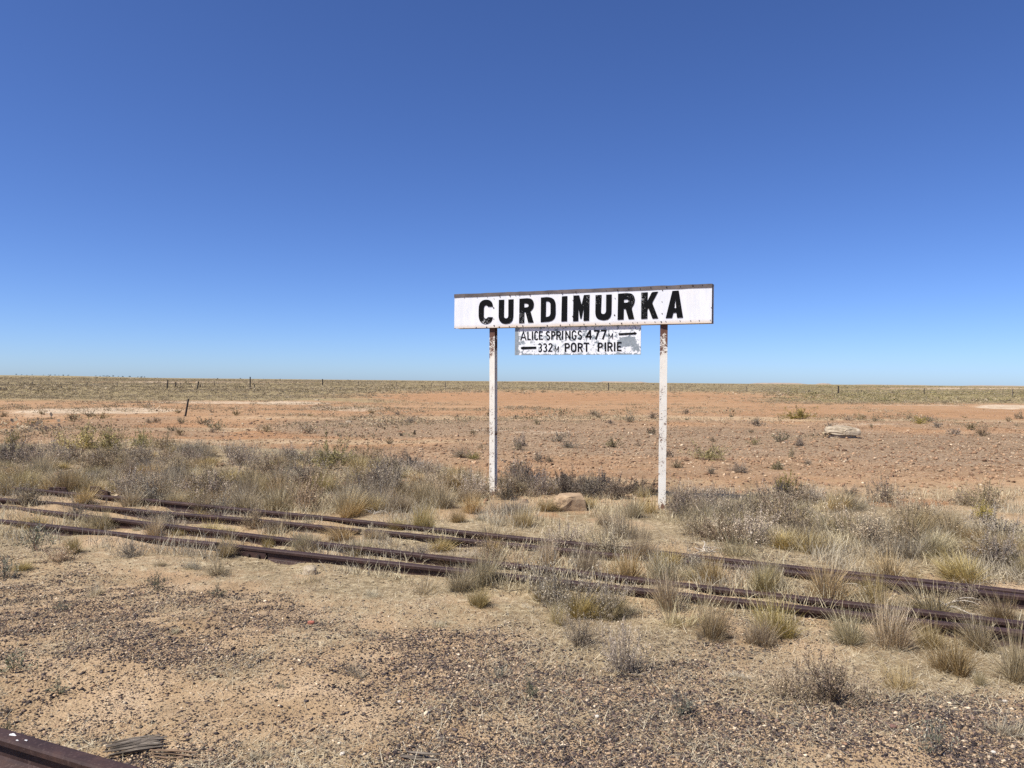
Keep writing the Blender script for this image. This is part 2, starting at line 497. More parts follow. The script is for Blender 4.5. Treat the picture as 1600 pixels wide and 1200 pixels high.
def ground_zones(x, y):
    P = np.c_[x, y, np.zeros(len(x))]
    px, py = project(P)
    front = y > .5
    r = np.hypot(x, y)
    orange = .12 + .25 * fbm(x * .3, y * .3, 55, 3) + .40 * sstep(775, 740, py) * front
    for e in [(120, 665, 260, 9, .9), (360, 681, 260, 8, .8), (860, 620, 420, 9, .75), (1000, 655, 330, 7, .6), (1360, 648, 420, 9, .7),
              (620, 708, 200, 14, .6), (1000, 742, 260, 16, .35), (1410, 784, 90, 8, .95), (250, 700, 220, 8, .4), (900, 805, 70, 8, .6),
              (1150, 720, 500, 24, .3), (200, 905, 180, 16, .5), (1000, 935, 60, 18, .6), (90, 690, 60, 8, .6), (480, 893, 160, 15, .45)]:
        orange = np.maximum(orange, ellipse(px, py, *e))
    for e in [(1050, 655.5, 620, 3.2), (420, 690, 360, 3.5), (300, 672, 400, 2.2), (1250, 768, 300, 5), (900, 752, 200, 5)]:
        orange = orange * (1 - .8 * ellipse(px, py, *e))
    salt = np.zeros(len(x))
    for e in [(150, 645, 170, 5, .62), (60, 650, 60, 4, .45), (330, 631, 130, 5, .55), (440, 632, 100, 5, .6), (540, 641, 80, 5, .55),
              (1570, 634, 60, 4.5, .62), (1430, 631.5, 110, 2, .5), (1510, 607, 170, 1.7, .6), (1350, 664, 80, 2.4, .5), (845, 676, 60, 4, .5), (760, 673, 40, 2.5, .5),
              (300, 597.2, 200, .9, .6)]:
        salt = np.maximum(salt, ellipse(px, py, *e))
    grav = np.zeros(len(x))
    for e in [(1100, 692, 420, 26, .85), (650, 668, 260, 18, .75), (1500, 705, 260, 30, .75), (1500, 683, 150, 4, 1.0), (850, 665, 200, 10, .6), (950, 725, 300, 14, .4)]:
        grav = np.maximum(grav, ellipse(px, py, *e))
    grav = np.maximum(grav, .50 * sstep(638, 655, py) * sstep(770, 735, py) * front * sstep(.34, .58, fbm(x * .35, y * .35, 58, 4)))
    for e in [(1050, 655.5, 620, 3.2), (420, 690, 360, 3.5)]:
        grav = grav * (1 - .6 * ellipse(px, py, *e))
    near = sstep(860, 960, py) * front
    grav = np.maximum(grav, near * (.03 + .30 * sstep(.42, .66, fbm(x * .8 + y * .3, y * 1.1, 77, 4))))
    orange = np.where(near > .2, orange * (1 - .55 * near), orange)
    lit = np.zeros(len(x))
    lit = np.maximum(lit, .75 * in_poly(px, py, THICK_L)); lit = np.maximum(lit, .75 * in_poly(px, py, THICK_R))
    track = sstep(770, 810, py - .0 * px) * sstep(1010, 930, py - (px - 800) * .10)
    lit = np.maximum(lit, track * (.25 + .6 * sstep(.38, .6, fbm(x * 1.3, y * 1.3, 88, 4))))
    lit = np.maximum(lit, near * .52 * sstep(.38, .62, fbm(x * 1.9, y * 1.9, 89, 4)))
    for e in [(960, 1010, 170, 60, .75), (1300, 1080, 230, 45, .7), (1450, 1060, 200, 60, .7), (1130, 1050, 220, 50, .5), (100, 900, 150, 22, .5), (300, 880, 260, 18, .6), (880, 960, 140, 50, .7)]:
        lit = np.maximum(lit, ellipse(px, py, *e))
    olv = sstep(65, 90, r) * (.55 + .5 * fbm(x * .02, y * .02, 99, 3))
    bare = np.maximum(ellipse(px, py, 900, 619, 380, 9), ellipse(px, py, 1350, 640, 500, 12))
    olv = np.maximum(olv, .8 * sstep(634, 624, py) * sstep(720, 560, px) * front)
    olv = np.where(front, olv * (1 - .85 * bare) * (1 - np.clip(salt * 1.2, 0, 1)), olv)
    z = np.c_[orange, salt, grav]; z2 = np.c_[lit, olv, np.zeros(len(x))]
    z[~front] = (.3, 0, .2); z2[~front] = (.1, .3, 0)
    return np.clip(z, 0, 1), np.clip(z2, 0, 1)


def build_ground():
    ang = np.unique(np.concatenate([np.linspace(-180, -44, 70), np.linspace(-44, 44, 560), np.linspace(44, 180, 70)]))
    ang = ang[:-1]                        # -180 and 180 are one column
    rad = np.concatenate([np.linspace(.15, 1.8, 10)[:-1], np.exp(np.linspace(math.log(1.8), math.log(32000), 560))])
    na, nr = len(ang), len(rad)
    A, R = np.meshgrid(np.radians(ang), rad)
    X = (R * np.sin(A)).ravel(); Y = (R * np.cos(A)).ravel()
    Z = H(X, Y)
    V = np.c_[X, Y, Z]
    i = np.arange(nr - 1)[:, None]; j = np.arange(na)[None, :]; j2 = (j + 1) % na
    Fc = np.stack([i * na + j, (i + 1) * na + j, (i + 1) * na + j2, i * na + j2], -1).reshape(-1, 4)
    V = np.r_[V, [[0, 0, Hs(0, 0)]]]
    z, z2 = ground_zones(V[:, 0], V[:, 1])
    tri = np.c_[np.full(na, len(V) - 1), np.arange(na), (np.arange(na) + 1) % na, (np.arange(na) + 1) % na]
    me = mesh_np('ground', V, Fc, M['ground'], smooth=True, extra={'zone': z, 'zone2': z2})
    return tag(link('ground', me), 'flat tan and orange desert ground reaching the horizon', 'ground', kind='structure')


build_ground()


# ------------------------------------------------------------------ plants: blades and leaves, vectorised
def ribbons(rs, base, az, lean, bend, L, w, segs, tipw=.15, twist=None):
    """curved ribbons; returns V (n*(segs+1)*2), quads"""
    n = len(az)
    if twist is None: twist = rs.uniform(-1.2, 1.2, n)
    P = base.copy()
    pts = [P]
    for k in range(segs):
        th = lean + bend * (k + .5) / segs
        st = L / segs
        P = P + np.c_[np.sin(th) * np.sin(az) * st, np.sin(th) * np.cos(az) * st, np.cos(th) * st]
        pts.append(P)
    wa = az + math.pi / 2 + twist
    W = np.c_[np.sin(wa), np.cos(wa), np.zeros(n)]
    V = np.empty((n, segs + 1, 2, 3))
    for k in range(segs + 1):
        f = 1 - (1 - tipw) * (k / segs) ** 1.5
        V[:, k, 0] = pts[k] - W * (w * f / 2)[:, None]
        V[:, k, 1] = pts[k] + W * (w * f / 2)[:, None]
    o = (np.arange(n) * (segs + 1) * 2)[:, None]
    k = np.arange(segs)[None, :] * 2
    Q = np.stack([o + k, o + k + 1, o + k + 3, o + k + 2], -1).reshape(-1, 4)
    return V.reshape(-1, 3), Q, pts


def leaves(rs, C, size, up=.3):
    """little pointed quads at points C"""
    n = len(C)
    a = rs.normal(size=(n, 3)); a[:, 2] = np.abs(a[:, 2]) + up
    a /= np.linalg.norm(a, axis=1)[:, None]
    b_ = np.cross(a, rs.normal(size=(n, 3))); b_ /= np.linalg.norm(b_, axis=1)[:, None]
    s = size[:, None]
    V = np.stack([C, C + a * s * .55 + b_ * s * .24, C + a * s, C + a * s * .5 - b_ * s * .24], 1).reshape(-1, 3)
    Q = np.arange(n * 4).reshape(-1, 4)
    return V, Q


def rcol(rs, n, pal, wts, jit=.16):
    pal = np.array(pal); wts = np.array(wts, float); wts /= wts.sum()
    c = pal[rs.choice(len(pal), n, p=wts)]
    return np.clip(c * (1 + rs.normal(0, jit, (n, 1))), .01, .95)


def join(parts):
    V = []; Q = []; C = []; o = 0
    for v, q, c in parts:
        V.append(v); Q.append(q + o); C.append(c); o += len(v)
    return np.concatenate(V), np.concatenate(Q), np.concatenate(C)


STRAW = [(.54, .43, .24), (.42, .33, .18), (.66, .55, .35), (.27, .21, .11), (.74, .66, .48)]


def tussock_mesh(seed, n=420, h=.42, r0=.06, spread=38, width=.0036, pal=STRAW, wts=(4, 4, 2, 2, 1), fallen=.12):
    rs = np.random.RandomState(seed)
    # several crowns make the outline uneven
    nc = rs.randint(3, 6)
    cx = rs.normal(0, r0 * .8, (nc, 2)); chh = rs.uniform(.7, 1.1, nc)
    k = rs.randint(0, nc, n)
    a0 = rs.uniform(0, 2 * math.pi, n); rr = r0 * .75 * np.sqrt(rs.uniform(0, 1, n))
    base = np.c_[cx[k, 0] + rr * np.sin(a0), cx[k, 1] + rr * np.cos(a0), np.full(n, -.015)]
    az = a0 + rs.normal(0, .5, n)
    lean = np.radians(np.abs(rs.normal(0, spread * .62, n)) + spread * .12)
    fal = rs.uniform(size=n) < fallen
    lean[fal] += np.radians(rs.uniform(25, 45, fal.sum()))
    L = h * chh[k] * rs.uniform(.35, 1.15, n); L[fal] *= .8
    V, Q, _ = ribbons(rs, base, az, np.minimum(lean, 1.45), rs.uniform(-.15, .55, n), L, width * rs.uniform(.7, 1.3, n), 4)
    V[:, 0] += rs.uniform(-.3, .3) * V[:, 2] ** 1.0; V[:, 1] += rs.uniform(-.3, .3) * V[:, 2]
    C = np.repeat(rcol(rs, n, pal, wts), 10, 0)
    # a mat of dead short stubs at the foot
    n2 = n // 4
    a2 = rs.uniform(0, 2 * math.pi, n2); r2 = r0 * 1.7 * np.sqrt(rs.uniform(0, 1, n2))
    V2, Q2, _ = ribbons(rs, np.c_[r2 * np.sin(a2), r2 * np.cos(a2), np.zeros(n2)], a2, rs.uniform(.5, 1.5, n2), rs.uniform(-.4, .4, n2), h * rs.uniform(.15, .4, n2), np.full(n2, width), 2)
    C2 = np.repeat(rcol(rs, n2, [(.58, .52, .40), (.42, .36, .25), (.30, .25, .17)], (1, 1, 1)), 6, 0)
    return join([(V, Q, C), (V2, Q2, C2)])


GREY = [(.34, .275, .205), (.45, .375, .29), (.24, .19, .145), (.48, .41, .32), (.36, .30, .17)]


def shrub_mesh(seed, h=.38, r=.36, n1=64, n2=8, nl=9, leaf=.024, pal=GREY, wts=(4, 3, 3, 2, 2), stem=(.27, .21, .17), leafup=.2, tw=.0038):
    """twiggy dome: stems, side twigs, small leaves; returns (stems, leaves)"""
    rs = np.random.RandomState(seed)
    az = rs.uniform(0, 2 * math.pi, n1)
    lean = np.radians(8 + 76 * rs.uniform(0, 1, n1) ** .75)
    # lobed outline
    lob = 1 + .28 * np.sin(az * 2 + rs.uniform(0, 6)) + .2 * np.sin(az * 3 + rs.uniform(0, 6))
    L = (h * np.cos(lean) ** 2 + r * np.sin(lean) ** 2) * rs.uniform(.65, 1.15, n1) * lob
    base = np.c_[rs.normal(0, r * .08, n1), rs.normal(0, r * .08, n1), np.full(n1, -.02)]
    V, Q, pts = ribbons(rs, base, az, lean, rs.uniform(-.5, .3, n1), L, np.full(n1, tw * 1.7), 4, .4)
    Cs = np.repeat(rcol(rs, n1, [stem, tuple(np.array(stem) * 1.5), tuple(np.array(stem) * .6)], (2, 1, 1)), 10, 0)
    parts = [(V, Q, Cs)]
    P = np.stack(pts, 1)                                  # n1 x 5 x 3
    m_ = n1 * n2
    i = np.repeat(np.arange(n1), n2); t = rs.uniform(.25, 1, m_) * 3.999
    k = t.astype(int); f = (t - k)[:, None]
    b2 = P[i, k] * (1 - f) + P[i, k + 1] * f
    az2 = az[i] + rs.normal(0, .9, m_)
    lean2 = np.clip(lean[i] + rs.normal(-.25, .45, m_), 0, 1.5)
    L2 = L[i] * rs.uniform(.16, .42, m_)
    V2, Q2, pts2 = ribbons(rs, b2, az2, lean2, rs.uniform(-.6, .3, m_), L2, np.full(m_, tw), 2, .5)
    C2 = np.repeat(rcol(rs, m_, [stem, tuple(np.array(stem) * 1.8), (.38, .33, .28)], (2, 2, 1)), 6, 0)
    parts.append((V2, Q2, C2))
    P2 = np.stack(pts2, 1)
    nn = m_ * nl
    i = np.repeat(np.arange(m_), nl); t = rs.uniform(.1, 1, nn) * 1.999
    k = t.astype(int); f = (t - k)[:, None]
    c3 = P2[i, k] * (1 - f) + P2[i, k + 1] * f + rs.normal(0, .006, (nn, 3))
    ok = c3[:, 2] > .005
    c3 = c3[ok]
    V3, Q3 = leaves(rs, c3, leaf * rs.uniform(.55, 1.3, len(c3)), leafup)
    tone = 1 + .38 * np.sin(i[ok] // nl * 1.7 + i[ok])                  # random tone per twig, adding the contrast of shaded interiors as colour
    C3 = np.repeat(np.clip(rcol(rs, len(c3), pal, wts) * tone[:, None], .01, .9), 4, 0)
    return join(parts), (V3, Q3, C3)


def two_mat(name, stems, lv, m1, m2):
    V, Q, C = join([stems, lv])
    mi = np.r_[np.zeros(len(stems[1]), int), np.ones(len(lv[1]), int)]
    return mesh_np(name, V, Q, [m1, m2], col=C, midx=mi)


PALE = [(.62, .56, .42), (.50, .43, .30), (.70, .65, .53), (.40, .33, .22)]
GOLD = [(.55, .43, .20), (.45, .34, .15), (.64, .53, .30), (.33, .25, .12)]
ASH = [(.42, .375, .30), (.34, .30, .235), (.56, .50, .41), (.24, .205, .155), (.46, .38, .24)]
GREEN = [(.32, .29, .09), (.40, .36, .12), (.24, .22, .075), (.48, .42, .17), (.34, .28, .14)]
YELLOW = [(.52, .45, .13), (.60, .52, .18), (.42, .37, .10), (.30, .26, .08)]
BLUEG = [(.22, .24, .18), (.30, .31, .25), (.16, .17, .12), (.38, .37, .31)]
DARKG = [(.17, .145, .12), (.24, .205, .17), (.11, .09, .075), (.33, .28, .22)]  # darkened greys; board shade put into the colour of scrub behind the sign

LIB = {}
def put(kind, me): LIB.setdefault(kind, []).append(me)


for s in range(10):
    put('tussock', mesh_np('tussock_blades', *tussock_mesh(100 + s, n=820 + 60 * (s % 3), h=.38, r0=.06 + .014 * (s % 3), spread=44 + 7 * (s % 4), width=.0042, fallen=.16)[:2], M['grass'], col=tussock_mesh(100 + s, n=820 + 60 * (s % 3), h=.38, r0=.06 + .014 * (s % 3), spread=44 + 7 * (s % 4), width=.0042, fallen=.16)[2]))
for s in range(4):
    V, Q, C = tussock_mesh(150 + s, n=340, h=.22, r0=.07, spread=50, pal=PALE, wts=(3, 3, 2, 1), fallen=.35, width=.0036)
    put('pale', mesh_np('pale_grass_blades', V, Q, M['grass'], col=C))
for s in range(3):
    V, Q, C = tussock_mesh(160 + s, n=330, h=.27, r0=.08, spread=48, pal=GOLD, wts=(3, 3, 2, 1), fallen=.25, width=.0034)
    put('gold', mesh_np('golden_grass_blades', V, Q, M['grass'], col=C))
for s in range(4):
    V, Q, C = tussock_mesh(170 + s, n=800, h=.40, r0=.15, spread=46, pal=ASH, wts=(3, 3, 2, 2, 2), fallen=.2, width=.0036)
    put('ash', mesh_np('ashen_grass_blades', V, Q, M['grass'], col=C))
SHRUB_PARTS = []
for s in range(6):
    st, lv = shrub_mesh(200 + s, h=.40 + .05 * (s % 3), r=.40 + .06 * (s % 2))
    put('grey', two_mat('grey_shrub_foliage', st, lv, M['shrub'], M['leaf']))
    SHRUB_PARTS.append((mesh_np('shrub_stems', *st[:2], M['shrub'], col=st[2]), mesh_np('shrub_foliage', *lv[:2], M['leaf'], col=lv[2])))
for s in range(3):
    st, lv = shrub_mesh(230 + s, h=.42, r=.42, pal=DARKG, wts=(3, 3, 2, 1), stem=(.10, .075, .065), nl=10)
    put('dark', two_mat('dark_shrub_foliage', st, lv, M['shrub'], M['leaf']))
for s in range(3):
    st, lv = shrub_mesh(240 + s, h=.36, r=.42, n1=50, n2=7, nl=14, leaf=.022, pal=GREEN, wts=(3, 3, 2, 2, 1), leafup=.5)
    put('green', two_mat('green_shrub_foliage', st, lv, M['shrub'], M['leaf']))
for s in range(3):
    st, lv = shrub_mesh(250 + s, h=.36, r=.44, n1=50, n2=7, nl=14, leaf=.024, pal=YELLOW, wts=(3, 3, 2, 1), leafup=.6)
    put('yellow', two_mat('yellow_shrub_foliage', st, lv, M['shrub'], M['leaf']))
for s in range(3):
    st, lv = shrub_mesh(260 + s, h=.22, r=.26, n1=22, n2=4, nl=8, leaf=.022, pal=BLUEG, wts=(3, 3, 2, 1), tw=.003)
    put('weed', two_mat('small_weed_foliage', st, lv, M['shrub'], M['leaf']))
for s in range(4):
    st, lv = shrub_mesh(270 + s, h=.34, r=.46, n1=70, n2=9, nl=6, leaf=.019, pal=[(.50, .43, .32), (.39, .33, .235), (.60, .53, .41), (.28, .23, .165)], wts=(3, 3, 2, 1), stem=(.32, .265, .195), tw=.0034)
    put('twig', two_mat('dead_twig_shrub', st, lv, M['shrub'], M['shrub']))
# coarse versions for far off (leaves a few centimetres long, fewer of them)
for kind, pal, n in (('fargrey', GREY, 3), ('fargreen', GREEN, 3), ('farolive', [(.24, .215, .11), (.32, .275, .155), (.17, .15, .085), (.40, .35, .22)], 3)):
    for s in range(n):
        st, lv = shrub_mesh(300 + s + len(kind) * 10, h=.40, r=.46, n1=26, n2=5, nl=5, leaf=.055, pal=pal, wts=[1] * len(pal), leafup=.3, tw=.008)
        put(kind, two_mat(kind.replace('far', 'far_') + '_foliage', st, lv, M['shrub'], M['leaf']))

NAMES = {'tussock': ('grass_tussock', 'grass tussock'), 'pale': ('dry_grass_tuft', 'dry grass'), 'gold': ('golden_grass_tuft', 'dry grass'), 'ash': ('ashen_grass_clump', 'dry grass'),
         'grey': ('grey_saltbush', 'shrub'), 'dark': ('darkened_saltbush', 'shrub'), 'green': ('green_bush', 'bush'), 'yellow': ('yellow_green_bush', 'bush'), 'weed': ('small_weed', 'weed'),
         'twig': ('dead_twig_shrub', 'shrub'), 'fargrey': ('grey_desert_shrub', 'shrub'), 'fargreen': ('green_desert_shrub', 'shrub'), 'farolive': ('olive_desert_shrub', 'shrub')}
SIZE = {'tussock': (.35, .38), 'pale': (.2, .32), 'gold': (.23, .40), 'ash': (.38, .5), 'grey': (.48, .85), 'dark': (.48, .85), 'green': (.34, .8), 'yellow': (.34, .85), 'weed': (.2, .45), 'twig': (.42, .9),
        'fargrey': (.4, .9), 'fargreen': (.4, .9), 'farolive': (.4, .9)}
PLANTS = []          # dicts: kind, obj, px, py, h


def plant(kind, x, y, sx, sz, rz=None, label=None, px=None, py=None, parts=False):
    i = random.randrange(len(LIB[kind]))
    z = Hs(x, y)
    rz = random.uniform(0, 6.283) if rz is None else rz
    if parts:
        j = random.randrange(len(SHRUB_PARTS))
        o = empty(NAMES[kind][0], (x, y, z), rz)
        link('stems', SHRUB_PARTS[j][0], o); link('foliage', SHRUB_PARTS[j][1], o)
    else:
        o = link(NAMES[kind][0], LIB[kind][i])
        o.location = (x, y, z); o.rotation_euler = (random.uniform(-.06, .06), random.uniform(-.06, .06), rz)
    o.scale = (sx * random.uniform(.93, 1.07), sx * random.uniform(.93, 1.07), sz)
    o['category'] = NAMES[kind][1]
    if label: o['label'] = label
    if px is None:
        a, b_ = project([(x, y, z)]); px, py = float(a[0]), float(b_[0])
    PLANTS.append(dict(kind=kind, o=o, px=px, py=py, sz=sz, x=x, y=y, named=bool(label)))
    return o


def plant_px(kind, px, py, hpx, wpx, label=None, parts=False):
    """a plant whose foot, height and width are read off the photograph"""
    p = G(px, py)
    d = p[1]
    h0, w0 = SIZE[kind]
    if kind == 'tussock' and px > 980: h0, w0 = h0 * 1.2, w0 * 1.16
    if kind == 'ash' and py > 900: h0, w0 = h0 * 1.35, w0 * 1.1
    return plant(kind, p[0], p[1], max(.12, wpx * d / F / w0), max(.1, hpx * d / F / h0), None, label, px, py, parts)


